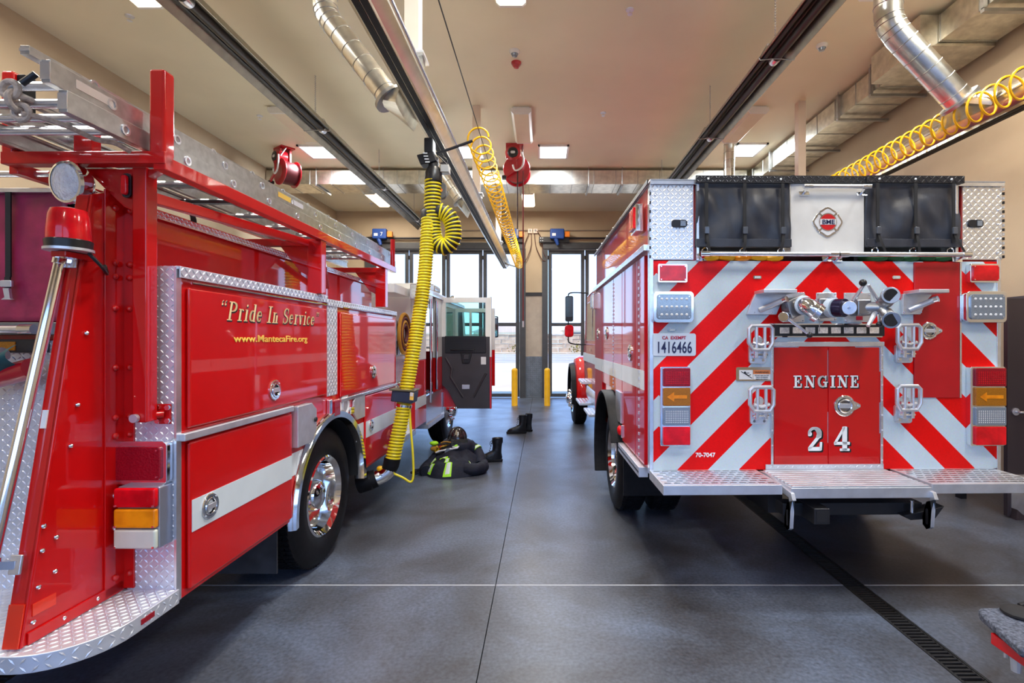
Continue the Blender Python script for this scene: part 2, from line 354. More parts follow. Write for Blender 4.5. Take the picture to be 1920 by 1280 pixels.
GL = {
 'E': (0.86, [T([(.2,0),(.2,1)]), N_([(.02,0),(.72,0)]), N_([(.02,1),(.70,1)]), N_([(.2,.52),(.5,.52)]), N_([(.70,1),(.70,.74)]), N_([(.73,0),(.73,.28)]), N_([(.5,.40),(.5,.64)])]),
 'N': (1.0, [(0.06,TN,[(.16,0),(.16,1)]), T([(.2,.97),(.78,.03)]), (0.06,TN,[(.82,0),(.82,1)]), N_([(.0,0),(.32,0)]), N_([(.0,1),(.26,1)]), N_([(.66,1),(.98,1)])]),
 'G': (0.98, [T(arc(.47,.5,.38,.47,60,290,20)), N_(arc(.47,.5,.38,.49,30,90,8)), N_([(.80,.66),(.80,1.0)]), T([(.78,.05),(.78,.42)]), N_([(.58,.44),(.95,.44)]), N_(arc(.47,.5,.38,.49,270,320,6))]),
 'I': (0.48, [T([(.24,0),(.24,1)]), N_([(.04,0),(.44,0)]), N_([(.04,1),(.44,1)])]),
 'P': (0.78, [T([(.2,0),(.2,1)]), N_([(.02,0),(.40,0)]), N_([(.02,1),(.45,1)]), T(arc(.44,.74,.22,.24,-80,80,10)), N_([(.2,.49),(.46,.49)])]),
 'S': (0.68, [T(arc(.34,.73,.22,.24,100,215,9) + arc(.34,.27,.24,.24,35,-80,9)), N_(arc(.34,.74,.24,.26,30,100,7)), N_(arc(.32,.27,.26,.27,205,290,7)), N_([(.56,.70),(.58,.98)]), N_([(.06,.02),(.06,.30)])]),
 '2': (0.74, [N_(arc(.34,.72,.24,.26,175,100,6)), T(arc(.36,.72,.22,.26,95,-30,10)), (0.11,TN,[(.52,.56),(.12,.07)]), (0.06,0.15,[(.1,.04),(.62,.04)]), N_([(.64,.02),(.66,.30)]), (0.13,0.13,[(.13,.70),(.15,.72)])]),
 '4': (0.76, [T([(.50,.0),(.50,1)]), (0.07,TN,[(.46,.98),(.06,.32)]), (0.06,0.11,[(.04,.29),(.70,.29)]), N_([(.32,0),(.68,0)])]),
 'r': (0.50, [T([(.2,0),(.2,.64)]), N_([(.04,0),(.38,0)]), N_([(.06,.64),(.2,.64)]), N_(arc(.38,.46,.16,.19,170,90,6)), (0.12,0.12,[(.42,.60),(.43,.60)])]),
 'i': (0.36, [T([(.18,0),(.18,.64)]), N_([(.03,0),(.33,0)]), N_([(.04,.64),(.18,.64)]), (0.16,0.15,[(.17,.89),(.18,.90)])]),
 'd': (0.62, [T(arc(.28,.32,.19,.30,80,280,14)), T([(.48,0),(.48,1)]), N_([(.34,1),(.48,1)]), N_([(.28,.63),(.48,.56)]), N_([(.28,.01),(.48,.1)]), N_([(.48,0),(.60,0)])]),
 'e': (0.56, [T(arc(.28,.32,.19,.30,75,300,16)), N_([(.12,.36),(.47,.36)]), (0.1,TN,arc(.28,.34,.20,.28,5,80,7)), N_(arc(.28,.32,.2,.3,280,330,5))]),
 'n': (0.66, [T([(.18,0),(.18,.64)]), N_([(.03,0),(.33,0)]), N_([(.05,.64),(.18,.64)]), N_(arc(.36,.42,.16,.22,160,70,7)), T([(.49,0),(.49,.46)]), N_([(.36,0),(.64,0)])]),
 'v': (0.60, [T([(.14,.62),(.30,.02)]), (0.06,TN,[(.30,.02),(.47,.62)]), N_([(.0,.63),(.27,.63)]), N_([(.37,.63),(.58,.63)])]),
 'c': (0.52, [T(arc(.28,.32,.19,.30,75,290,16)), (0.11,0.11,[(.40,.52),(.41,.52)]), N_(arc(.28,.33,.18,.30,40,90,5)), N_(arc(.28,.32,.2,.3,280,330,5))]),
 '“': (0.62, [(0.14,0.13,[(.16,.82),(.17,.83)]), (0.06,0.06,[(.12,.84),(.14,.98),(.22,1.04)]), (0.14,0.13,[(.42,.82),(.43,.83)]), (0.06,0.06,[(.38,.84),(.40,.98),(.48,1.04)])]),
 '”': (0.62, [(0.14,0.13,[(.16,.96),(.17,.97)]), (0.06,0.06,[(.22,.95),(.20,.82),(.12,.74)]), (0.14,0.13,[(.42,.96),(.43,.97)]), (0.06,0.06,[(.48,.95),(.46,.82),(.38,.74)])]),
 ' ': (0.36, []),
}
def hull(ps):
    ps = sorted(set((round(a, 6), round(b, 6)) for a, b in ps))
    def half(q):
        h = []
        for p in q:
            while len(h) > 1 and (h[-1][0]-h[-2][0])*(p[1]-h[-2][1]) - (h[-1][1]-h[-2][1])*(p[0]-h[-2][0]) <= 0: h.pop()
            h.append(p)
        return h
    a, b = half(ps), half(ps[::-1]); return a[:-1] + b[:-1]
def serif(name, s, m, parent, o, u, v, size, track=0.06, shear=0.0, xs=1.0, fat=0.0, lift=0.0):
    o, u, v = Vector(o), Vector(u), Vector(v); nr = u.cross(v); x = 0.0
    tot = sum(GL[c][0] + track for c in s) - track
    for c in s:                                          # each letter is a piece of its own
        adv, strokes = GL[c]; mb = MB()
        for pw, ph, pts in strokes:
            pw, ph = pw + fat, ph + fat
            for a, b in zip(pts, pts[1:]):
                q = hull([(p[0] + i*pw/2, p[1] + j*ph/2) for p in (a, b) for i, j in ((1,.6),(.6,1),(-.6,1),(-1,.6),(-1,-.6),(-.6,-1),(.6,-1),(1,-.6))])
                mb.add([o + u*((x + X + shear*Y - tot/2)*size*xs) + v*(Y*size) + nr*lift for X, Y in q], [list(range(len(q)))])
        x += adv + track
        if not strokes: continue
        me = bpy.data.meshes.new(name); me.from_pydata(mb.v, [], mb.f); me.materials.append(m)
        ob = bpy.data.objects.new(name, me); COL.objects.link(ob); ob.parent = parent
# ================================================================== the setting
XL, XR, YB, YF, ZC = -6.25, 5.40, -5.0, 15.4, 5.60
fl = struct(MB().box(XL, XR, YB, YF + 0.25, -0.30, -0.03).obj('floor', mat('floor_base', (0.03, 0.03, 0.03), 0.9)))
DR = [(2.107, 2.25), (-2.86, -2.717)]
xs_ = [(XL, -2.865), (-2.712, -0.343), (-0.337, 2.102), (2.255, XR)]
ys_ = [(YB, 3.594), (3.606, YF + 0.25)]
for a, b in xs_:
    for c, d in ys_: MB().box(a, b, c, d, -0.03, 0.0).obj('slab', FLOORM, fl)
for a, b in xs_: box('joint_sealant', mat('sealant', (0.5, 0.52, 0.55), 0.6), fl, a, b, 3.594, 3.606, -0.03, 0.001)
for k, (a, b) in enumerate(DR):
    dr = thing('floor_drain', ['black slotted trench drain running out from under the rear step of engine 24', 'black slotted trench drain at the foot of the diamond plate tailboard'][k], 'drain', ((a+b)/2, 0, 0), group='trench drains')
    wd = (b - a) / 2
    box('channel', GRATE, dr, -wd, wd, 0.6, 15.0, -0.03, -0.02)
    for s in (-1, 1): box('edge_rail', GRATE, dr, s*wd, s*(wd - 0.008), 0.6, 15.0, -0.03, 0.0005)
    g0 = MB()
    for i in range(16):
        y = 0.012 + i * 0.0308; g0.box(-wd + 0.010, wd - 0.010, y, y + 0.014, -0.022, -0.002)
    g0.box(-wd + 0.010, -wd + 0.018, 0.002, 0.497, -0.022, -0.002).box(wd - 0.018, wd - 0.010, 0.002, 0.497, -0.022, -0.002)
    first = g0.obj('grate', GRATE, dr); first.location.y = 0.6
    for i in range(1, 28): share(first, dr, (0, i * 0.5, 0))
struct(MB().box(XL - 0.3, XL, YB, YF + 0.25, -0.1, ZC).obj('wall_left', WALL))
struct(MB().box(XR, XR + 0.3, YB, YF + 0.25, -0.1, ZC).obj('wall_right', WALL))
struct(MB().box(XL - 0.3, XR + 0.3, YB - 0.25, YF + 0.25, ZC, ZC + 0.3).obj('ceiling', CEIL))
OPEN = [(-5.27, -0.64), (0.03, 4.66)]; OZ = 4.47
def wallwith(name, y0, y1):
    mb = MB(); xs = [XL] + [v for o in OPEN for v in o] + [XR]
    for i in range(0, 6, 2): mb.box(xs[i], xs[i+1], y0, y1, -0.1, OZ)
    mb.box(XL, XR, y0, y1, OZ, ZC); return struct(mb.obj(name, WALL))
wf = wallwith('wall_far', YF, YF + 0.25); wallwith('wall_back', YB - 0.25, YB)
# dressing of the pier between the doors
box('band', BLACKM, wf, -0.62, 0.01, YF - 0.03, YF, 3.06, 3.16)
box('kick_plate', GRATEY, wf, -0.60, 0.0, YF - 0.012, YF, 0.0, 1.24)
lugs((-0.60, YF - 0.012, 0.0), (1,0,0), (0,0,1), (0,-1,0), 0.6, 1.24, 0.06, 0.004).obj('tread_lugs', GRATEY, wf, kind='stuff')
box('pier_cladding', mat('pier_grey', (0.40, 0.34, 0.28), 0.7), wf, -0.60, 0.0, YF - 0.008, YF, 1.24, 3.06)
MB().tube([(-3.0, YF-0.03, 5.02), (XR, YF-0.03, 5.02)], 0.018, 8).obj('conduit', mat('conduit', (0.25, 0.2, 0.16), 0.5), wf)
nd = 0
for k, (a, b) in enumerate(OPEN):
    # header, jambs, torsion bar
    h = struct(MB().box(a - 0.06, b + 0.06, YF - 0.10, YF + 0.05, OZ - 0.02, OZ + 0.18).obj('trim_%d' % (k + 1), FRAME_, None, 0.01))
    for x in (a, b): box('jamb', FRAME_, h, x - 0.09, x + 0.09, YF - 0.08, YF + 0.05, 0, OZ)
    MB().cyl((a + 0.3, YF - 0.10, OZ + 0.30), (b - 0.3, YF - 0.10, OZ + 0.30), 0.03, n=10).obj('torsion_bar', BLACKM, h)
    wl = (b - a - 0.18) / 4
    for i in range(4):
        nd += 1; x0 = a + 0.09 + i * wl; x1 = x0 + wl
        mb = MB(); y0, y1 = YF + 0.02, YF + 0.08
        mb.box(x0 + 0.01, x0 + 0.12, y0, y1, 0.02, OZ - 0.03).box(x1 - 0.12, x1 - 0.01, y0, y1, 0.02, OZ - 0.03)
        for z0, z1 in ((0.02, 0.12), (2.15, 2.25), (OZ - 0.15, OZ - 0.03)): mb.box(x0 + 0.12, x1 - 0.12, y0, y1, z0, z1)
        d = struct(mb.obj('door_%d' % nd, FRAME_, None))
        for z0, z1 in ((0.12, 2.15), (2.25, OZ - 0.15)): box('pane', GLASS, d, x0 + 0.12, x1 - 0.12, y0 + 0.025, y0 + 0.032, z0, z1)
        for z in (0.35, 4.15): MB().cyl((x0 + 0.0, y0 - 0.01, z), (x0 + 0.0, y0 - 0.01, z + 0.12), 0.02, n=8).obj('hinge', BLACKM, d)
# ------------------------------------------------------------------ outside
struct(MB().box(-60, 60, -60, YB - 0.25, -0.2, -0.03).obj('ground_behind', mat('yard_darkened', (0.10, 0.11, 0.13), 0.9)))  # unseen yard, kept dark so less warm light bounces onto the truck rears
nb = thing('reflection_backdrop', 'unseen building added behind the yard to dim reflections', 'building', (0, -30, 0))  # added out of view to block low sky from the truck reflections
box('walls', STUCCO, nb, -40, 40, -8, 0, 0, 3.8); box('parapet', STUCCO, nb, -40.2, 40.2, -8.2, 0.15, 3.8, 4.1)
for i in range(12): box('window', GLASSD, nb, -33 + i*6, -30.5 + i*6, -0.1, 0.03, 1.2, 2.9)
gr = struct(MB().box(-70, 70, YF + 0.25, 40, -0.2, -0.03).obj('ground_apron', PAVE))
struct(MB().box(-90, 90, 40, 66, -0.2, -0.02).obj('ground_street', ASPH))
struct(MB().box(-90, 90, 66, 72, -0.2, 0.10).obj('ground_verge', PAVE))
for i in range(6): box('kerb_line', mat('road_paint', (0.7, 0.66, 0.6), 0.8), gr, -70, 70, 41 + i * 4.4, 41.3 + i * 4.4, -0.02, 0.0)
bw = thing('boundary_wall', 'long tan block wall across the street beyond the glass doors', 'wall', (0, 72, 0))
rnd = random.Random(2)
blk = MB().box(-0.98, 0.98, -0.15, 0.15, -0.29, 0.29).obj('block', STONE, bw, 0.02); blk.location = (-45, 0, 0.39)
k = 0
for j in range(4):
    for i in range(46):
        if i == 0 and j == 0: continue
        share(blk, bw, (i * 2 + (j % 2) * 1.0, rnd.uniform(-0.04, 0.04), j * 0.60))
box('coping', STONE, bw, -46, 48, -0.22, 0.22, 2.5, 2.62)
for i, (x, wd, hh, lab) in enumerate([(-26, 15, 3.0, 'low tan house roof seen through the leaf by the open crew door'), (-6, 12, 3.1, 'tan tiled house roof just left of the pier'), (9, 11, 3.4, 'tan house with a dark window beside the truck mirror'), (28, 14, 3.2, 'tan house hidden mostly behind engine 24')]):
    h = thing('house', lab, 'house', (x, 92, 0), group='houses over the street')
    box('walls', STUCCO, h, -wd/2, wd/2, -5, 5, 0, hh)
    MB().add([(-wd/2-.6,-5.6,hh),(wd/2+.6,-5.6,hh),(wd/2+.6,5.6,hh),(-wd/2-.6,5.6,hh),(-wd/2+4,0,hh+1.9),(wd/2-4,0,hh+1.9)], [(0,1,5,4),(2,3,4,5),(1,2,5),(3,0,4),(0,3,2,1)]).obj('roof', ROOFT, h)
    for q in (-0.28, 0.24): box('window', GLASSD, h, q*wd - 0.9, q*wd + 0.9, -5.04, -4.9, 1.5, hh - 0.3)
for i, (x, s) in enumerate([(-8.5, 0.9), (-3.8, 0.7), (4.5, 0.8), (14, 1.0)]):
    sh = thing('shrub', ['rounded yellow green shrub at the foot of the block wall, leftmost', 'small yellow green shrub by the block wall left of the pier', 'small yellow green shrub by the block wall right of the pier', 'large shrub by the block wall behind engine 24'][i], 'shrub', (x, 69.4, 0.1), group='shrubs by the block wall')
    mb = MB(); rr = random.Random(i)
    for q in range(60):
        p = Vector((rr.gauss(0, .35), rr.gauss(0, .3), abs(rr.gauss(.45, .3)))) * s * 1.6
        a = Vector((rr.gauss(0, 1), rr.gauss(0, 1), rr.gauss(0, 1))).normalized() * .25 * s; b = a.cross(Vector((.3, .5, .8))).normalized() * .12 * s
        mb.add([p - a, p + b, p + a, p - b], [(0, 1, 2, 3)])
    mb.obj('foliage', mat('shrub_leaf', (0.20, 0.17, 0.03), 0.8), sh, kind='stuff'); MB().cyl((0,0,-.1), (0,0,.6*s), .05).obj('stem', TAN, sh)
# ------------------------------------------------------------------ open brown door on the right wall
do = struct(MB().box(4.50, 5.40, 4.97, 5.015, 0.012, 2.13).obj('door_9', BROWN, None, 0.003))
box('kick_plate', ALU, do, 4.53, 5.38, 4.962, 4.97, 0.03, 0.42)
MB().cyl((4.57, 4.97, 1.03), (4.57, 4.955, 1.03), 0.036, n=20).obj('rose', ALUM, do)
MB().tube(spline([(4.57, 4.955, 1.03), (4.57, 4.91, 1.03), (4.60, 4.905, 1.03), (4.69, 4.905, 1.025)], 4), 0.011, 8).obj('lever', ALUM, do)
MB().prism([(4.52, 0.0), (4.62, 0.0), (4.62, 0.02), (4.53, 0.10)], 'y', 4.90, 4.96).obj('door_stop', BROWN, do)
fr = struct(MB().box(5.37, 5.40, 4.95, 5.02, 0, 2.16).box(5.37, 5.40, 5.9, 5.97, 0, 2.16).box(5.37, 5.40, 4.95, 5.97, 2.16, 2.22).obj('trim_3', BROWN))
rw = thing('wall_rack', 'black perforated upright beside the brown door edge', 'rack', (4.56, 5.6, 0))
box('upright', BLACKM, rw, -0.03, 0.03, -0.04, 0.04, 0, 1.62)
for i in range(24): box('slot', ALUM, rw, -0.012, 0.012, -0.042, -0.039, 0.2 + i*0.057, 0.215 + i*0.057)
# ------------------------------------------------------------------ ceiling fixtures
def wrap(X, y, lit, label):
    t = thing('ceiling_fixture', label, 'ceiling light', (X, y, ZC), group='wraparound ceiling lights')
    box('housing', WHITEP, t, -0.14, 0.14, -0.62, 0.62, -0.06, 0.0)
    for s in (-1, 1): MB().prism([(-0.17, -0.03), (-0.17, -0.09), (-0.13, -0.13), (0.13, -0.13), (0.17, -0.09), (0.17, -0.03)], 'y', s*0.65, s*0.62).obj('end_cap', WHITEP, t)
    MB().prism([(-0.165, -0.06), (-0.165, -0.09), (-0.125, -0.125), (0.125, -0.125), (0.165, -0.09), (0.165, -0.06)], 'y', -0.62, 0.62).obj('diffuser', TROW if lit else DIFF, t)
    for s in (-1, 1): box('side_rail', WHITEP, t, s*0.15, s*0.172, -0.62, 0.62, -0.075, -0.05)
    if lit:
        l = bpy.data.lights.new('tube_light', 'AREA'); l.shape = 'RECTANGLE'; l.size = 0.3; l.size_y = 1.2; l.energy = 60 * LAMP; l.color = (1, 0.90, 0.76)
        o = bpy.data.objects.new('tube_light', l); COL.objects.link(o); o.parent = t; o.location = (0, 0, -0.14)
wrap(-4.45, 5.15, True, 'lit ceiling light above the ladder rack at the top left corner')
wrap(-0.37, 5.12, True, 'lit ceiling light at the top middle edge')
wrap(3.62, 5.02, True, 'lit ceiling light barely showing beside the silver duct elbow')
wrap(-4.40, 9.10, False, 'unlit ceiling light partly behind the tube heater over the red engine')
wrap(-0.38, 9.12, False, 'unlit ceiling light in front of the middle hose reel')
wrap(3.55, 9.10, False, 'unlit ceiling light beside the cream post over engine 24')
wrap(-4.5, 13.8, True, 'lit ceiling light behind the cross duct at left')
wrap(-0.42, 13.8, True, 'lit ceiling light behind the cross duct beside the yellow coil')
wrap(-4.45, 1.1, True, 'lit ceiling light over the tail of the red engine')
wrap(-0.37, 1.1, True, 'lit ceiling light over the aisle'); wrap(3.55, 1.1, True, 'lit ceiling light over the tail of engine 24')
wrap(-0.37, -2.9, True, 'lit ceiling light over the back of the aisle')
def troffer(X, y, label):
    t = thing('prismatic_panel', label, 'ceiling light', (X, y, ZC), group='square prismatic ceiling panels')
    for a in ((-0.31, 0.31, -0.36, -0.32), (-0.31, 0.31, 0.32, 0.36), (-0.31, -0.27, -0.36, 0.36), (0.27, 0.31, -0.36, 0.36)): box('frame', WHITEP, t, *a, -0.035, 0.0)
    box('lens', TROF, t, -0.27, 0.27, -0.32, 0.32, -0.025, -0.005)
    l = bpy.data.lights.new('panel_light', 'AREA'); l.shape = 'RECTANGLE'; l.size = 0.5; l.size_y = 0.6; l.energy = 75 * LAMP; l.color = (0.86, 0.93, 1)
    o = bpy.data.objects.new('panel_light', l); COL.objects.link(o); o.parent = t; o.location = (0, 0, -0.04)
troffer(-4.6, 10.5, 'bright white ceiling panel beside the left hose reel'); troffer(-1.55, 10.5, 'bright white ceiling panel behind the exhaust rail')
troffer(0.19, 10.5, 'bright white ceiling panel right of the middle hose reel'); troffer(4.1, 10.4, 'bright white ceiling panel over engine 24 by the side duct')
for x in (-4.6, 0.19, 4.1): troffer(x, 3.0, 'added unseen ceiling panel over the tails of the engines, %s' % {-4.6: 'left', 0.19: 'middle', 4.1: 'right'}[x])  # extra panels out of frame, added for more light on the tails
def heads(px, py, lab):
    d = (ZC - CAMZ) * F / (CY - py); t = thing('sprinkler_head', lab, 'sprinkler', ((px - CX)*d/F, d, ZC), group='ceiling sprinklers')
    MB().lathe([(0.0, 0), (0.05, 0), (0.045, -0.012), (0.0, -0.014)], (0,0,0), 'z', 20).obj('escutcheon', ALUM, t)
    MB().cyl((0,0,-0.01), (0,0,-0.05), 0.012).obj('body', CHROME, t); MB().cyl((0,0,-0.055), (0,0,-0.058), 0.03).obj('deflector', ALUM, t)
heads(243, 30, 'sprinkler head next to the lit light at top left'); heads(487, 217, 'sprinkler head left of the unlit light over the red engine')
heads(1181, 18, 'sprinkler head near the top edge right of centre'); heads(1131, 211, 'sprinkler head right of the unlit light in the middle'); heads(696, 381, 'sprinkler head beyond the cross duct')
def detector(px, py, m, lab, nm):
    d = (ZC - CAMZ) * F / (CY - py); t = thing(nm, lab, 'alarm', ((px - CX)*d/F, d, ZC))
    MB().lathe([(0, 0), (0.07, 0), (0.07, -0.02), (0.055, -0.045), (0, -0.05)], (0,0,0), 'z', 20).obj('base', WHITEP if m is not REEL else REEL, t)
    MB().lathe([(0, -0.045), (0.05, -0.045), (0.035, -0.075), (0, -0.08)], (0,0,0), 'z', 20).obj('sensor', m, t)
detector(965, 95, GREYL, 'white smoke detector in the middle of the ceiling', 'smoke_detector'); detector(968, 117, REEL, 'dark red round ceiling sounder behind the smoke detector', 'ceiling_sounder')
detector(1541, 84, GREYL, 'smoke detector between the right tube heater and the side duct', 'smoke_detector')
# ------------------------------------------------------------------ tube heaters
def heater(X, z, y0, y1, lab, ys):
    t = thing('tube_heater', lab, 'heater', (X, 0, z), group='hanging tube heaters')
    prof = [(-0.19, -0.06), (-0.10, 0.085), (0.10, 0.085), (0.19, -0.06), (0.183, -0.062), (0.095, 0.077), (-0.095, 0.077), (-0.183, -0.062)]
    MB().prism(prof, 'y', y0, y1).obj('reflector', HEATM, t)
    MB().cyl((0.03, y0 + 0.05, 0.0), (0.03, y1 - 0.1, 0.0), 0.05, n=14).obj('tube', TUBEM, t)
    MB().cyl((-0.085, y0 + 0.05, 0.02), (-0.085, y1 - 0.1, 0.02), 0.028, n=10).obj('return_tube', TUBEM, t)
    for y in ys:
        MB().tube([(-0.195, y, -0.055), (-0.185, y, -0.075), (-0.05, y, -0.062), (0.03, y, -0.062), (0.185, y, -0.075), (0.195, y, -0.055), (0.105, y, 0.10), (-0.105, y, 0.10)], 0.006, 6, closed=True).obj('hanger', GALVW, t)
        MB().tube([(-0.02 + (0.008 if i % 2 else -0.008), y, 0.10 + i*(ZC - z - 0.10)/40) for i in range(41)], 0.005, 5).obj('chain', GALVW, t)
        MB().lathe([(0.053, -0.05), (0.058, -0.03), (0.058, 0.03), (0.053, 0.05)], (0.03, y + 0.12, 0), 'y', 14).obj('coupling', ALU, t)
heater(-3.33, 4.86, 1.0, 14.3, 'long tube heater hanging over the red engine', (4.6, 7.5, 10.4, 13.2)); heater(2.55, 4.86, 1.0, 14.3, 'long tube heater hanging over engine 24', (2.6, 5.6, 7.8, 11.0))
# ------------------------------------------------------------------ exhaust rails, posts, ducts
TP = [(-.055,0),(.055,0),(.055,.03),(.125,.09),(.14,.14),(.125,.19),(.06,.235),(-.06,.235),(-.125,.19),(-.14,.14),(-.125,.09),(-.055,.03)]
def rail(X, z, lab, y1=15.05):
    t = thing('exhaust_rail', lab, 'rail', (X, 0, z), group='exhaust extraction rails')
    MB().prism(TP, 'y', 0.5, y1).obj('rail_body', mat('rail_warm_reflection', (0.74, 0.68, 0.56), 0.28, 1.0, var=0.08), t)  # warm tint in the metal stands in for the reflected tan ceiling
    for s in (-1, 1): MB().prism([(s*0.004, -0.006), (s*0.05, -0.006), (s*0.05, 0.001), (s*0.004, 0.001)], 'y', 0.5, y1).obj('rubber_lip', RUBBER, t)
    for s in (-1, 1): MB().cyl((s*0.138, 0.5, 0.14), (s*0.138, y1, 0.14), 0.012, n=8).obj('edge_bead', ALU, t)
    MB().prism([(a*1.1, b*1.05 - .004) for a, b in TP], 'y', y1, y1 + 0.02).obj('end_plate', ALUM, t)
    return t
rail(-1.15, 3.84, 'polished exhaust rail running over the aisle to the glass doors'); rail(4.28, 3.80, 'polished exhaust rail high on the right by the yellow coil')
def post(X, y, zb, lab):
    t = thing('support_post', lab, 'post', (X, y, zb), group='cream drop posts')
    box('post', POSTM, t, -0.063, 0.063, -0.063, 0.063, 0.02, ZC - zb, 0.006); box('base_plate', ALUM, t, -0.11, 0.11, -0.11, 0.11, 0.0, 0.02)
    for s in (-1, 1): box('clamp', GALVW, t, s*0.02, s*0.09, -0.05, 0.05, -0.05, 0.0)
    MB().cyl((0, -0.07, -0.025), (0, 0.07, -0.025), 0.018, n=8).obj('clamp_bolt', GALVW, t)
for y, l in ((4.39, 'nearest cream post holding the aisle rail, top middle'), (8.5, 'second cream post holding the aisle rail, behind the yellow coil'), (12.6, 'farthest cream post of the aisle rail')): post(-1.12, y, 4.13, l)
post(4.18, 8.35, 4.09, 'cream post above engine 24 beside the side duct')
def spiral(name, pts, r, lab, boot=None):
    t = thing(name, lab, 'duct', pts[0], group='spiral exhaust ducts'); o = Vector(pts[0])
    P = [Vector(p) - o for p in pts]
    MB().tube(P, r, 22).obj('pipe', GALV, t)
    path = []; 
    for a, b in zip(P, P[1:]):
        n = max(2, int((b - a).length / 0.14))
        for i in range(n):
            c = a + (b - a) * (i + 0.5) / n; tn = (b - a).normalized(); path.append((c, tn))
    for c, tn in path: MB().tube([c - tn*0.004, c, c + tn*0.004], [r, r + 0.006, r], 22).obj('seam', GALVW, t)
    e = P[-1]; tn = (P[-1] - P[-2]).normalized()
    MB().cyl(e - tn*0.01, e + tn*0.02, r + 0.05, n=22).obj('flange', GALVW, t)
    if boot:
        b = Vector(boot) - o; mb = MB(); n = 16; vs = []
        for i in range(n):
            g = 2*PI*i/n; ax = tn.cross(Vector((0, 1, 0))).normalized(); vs.append(e + (ax*math.cos(g) + Vector((0, 1, 0))*math.sin(g)) * r)
        for i in range(n):
            g = 2*PI*i/n; vs.append(b + Vector((0.04*math.cos(g), 0.34*max(-1, min(1, 1.35*math.sin(g))), 0.085*max(-1, min(1, 1.35*math.cos(g))))))
        mb.add(vs, [[i, (i+1) % n, n + (i+1) % n, n + i] for i in range(n)] + [list(range(n, 2*n))]); mb.obj('boot', GALV, t)
def elbow(x0, x1, y, zt, zb):                      # drop from the ceiling, then a diagonal to the rail
    return [(x0, y, ZC - 0.005), (x0, y, zt + 0.10), (x0 + 0.03*(1 if x1 > x0 else -1), y, zt), (x0 + 0.10*(1 if x1 > x0 else -1), y, zt - 0.10), (x1, y, zb)]
spiral('spiral_duct', elbow(-2.02, -1.42, 4.72, 4.70, 3.95), 0.105, 'silver spiral duct dropping to the aisle rail at the top', (-1.30, 4.90, 3.93))
spiral('spiral_duct', elbow(3.26, 3.93, 4.85, 4.70, 3.99), 0.120, 'fat silver spiral duct dropping to the right rail at the top right', (4.115, 5.0, 3.95))
spiral('spiral_duct', elbow(-1.80, -1.38, 8.5, 4.62, 4.05), 0.105, 'silver spiral duct behind the yellow hose loop', (-1.30, 8.6, 3.93))
spiral('spiral_duct', elbow(3.60, 4.02, 9.95, 4.72, 4.10), 0.105, 'silver spiral duct rising behind the hose covers of engine 24', (4.115, 10.0, 3.94))
# rectangular ducts: cross duct and side duct
du = thing('cross_duct', 'wide galvanised duct crossing the ceiling in front of the far doors', 'duct', (0, 11.47, 5.22))
N = 22; x0_, x1_ = XL + 0.02, 4.55; stp = (x1_ - x0_) / N
sec = MB().box(0.004, stp - 0.004, 0, 0.72, 0, 0.31).obj('duct_section', GALV, du); sec.location.x = x0_
for i in range(1, N): share(sec, du, (i*stp, 0, 0))
seam = MB().box(-0.006, 0.006, -0.008, 0.728, -0.008, 0.318).obj('seam', GALVW, du); seam.location.x = x0_ + stp
for i in range(2, N): share(seam, du, ((i - 1)*stp, 0, 0))
for x in (-5.1, -3.6, -2.3, -0.55, 1.0, 1.75, 3.0):
    MB().box(x - 0.02, x + 0.02, -0.03, 0.75, -0.045, -0.008).obj('trapeze', GALVW, du)
    for y in (-0.015, 0.735): MB().cyl((x, y, -0.05), (x, y, ZC - 5.22), 0.006, n=6).obj('hanger_rod', GALVW, du)
sd = thing('side_duct', 'galvanised duct running along the right wall under the ceiling', 'duct', (4.63, 0, 5.22))
for i in range(13):
    y0 = 4.9 + i*0.54; MB().box(0, 0.66, y0 + 0.004, y0 + 0.536, 0, 0.31).obj('duct_section', GALV, sd)
    MB().box(-0.008, 0.668, y0 - 0.006, y0 + 0.006, -0.008, 0.318).obj('seam', GALVW, sd)
MB().box(-0.14, 0.66, 1.0, 4.9, -0.06, 0.34).obj('duct_trunk', GALV, sd); MB().box(-0.22, 0.66, 6.0, 6.9, -0.05, 0.315).obj('duct_collar', GALV, sd)
for y in (5.35, 7.2, 8.0, 9.3, 10.4):
    z = -0.07 if 5.9 < y < 7.0 else -0.04
    MB().box(-0.05, 0.74, y - 0.025, y + 0.025, z - 0.035, z).obj('trapeze', GALVW, sd)
    MB().cyl((-0.035, y, z), (-0.035, y, ZC - 5.22), 0.007, n=6).obj('hanger_rod', GALVW, sd)
    MB().box(-0.055, -0.012, y - 0.02, y + 0.02, -0.03, 0.33).obj('strut', GALVW, sd)
# ------------------------------------------------------------------ door operators, outlets, cords
def motor(X, lab):
    t = thing('door_operator', lab, 'motor', (X, YF - 0.16, 4.66), group='blue door operators')
    box('bracket', BLACKM, t, -0.55, 0.35, -0.02, 0.10, -0.02, 0.14); box('motor_body', BLUE, t, -0.22, 0.20, -0.16, 0.02, 0.06, 0.36, 0.03)
    MB().cyl((-0.05, -0.08, 0.08), (0.02, -0.10, -0.12), 0.07, 0.045, n=12).obj('gearbox', BLUE, t)
    box('coupler', ORANGE, t, 0.21, 0.36, -0.12, 0.0, 0.12, 0.28, 0.01)
    for i in range(4): MB().cyl((-0.5 + 0.06*(i % 2), -0.024, 0.02 + 0.08*(i // 2)), (-0.5 + 0.06*(i % 2), -0.03, 0.02 + 0.08*(i // 2)), 0.012, n=8).obj('bolt', ALUM, t)
    box('label_plate', WARNW, t, -0.16, -0.05, -0.163, -0.159, 0.14, 0.22)
    return t
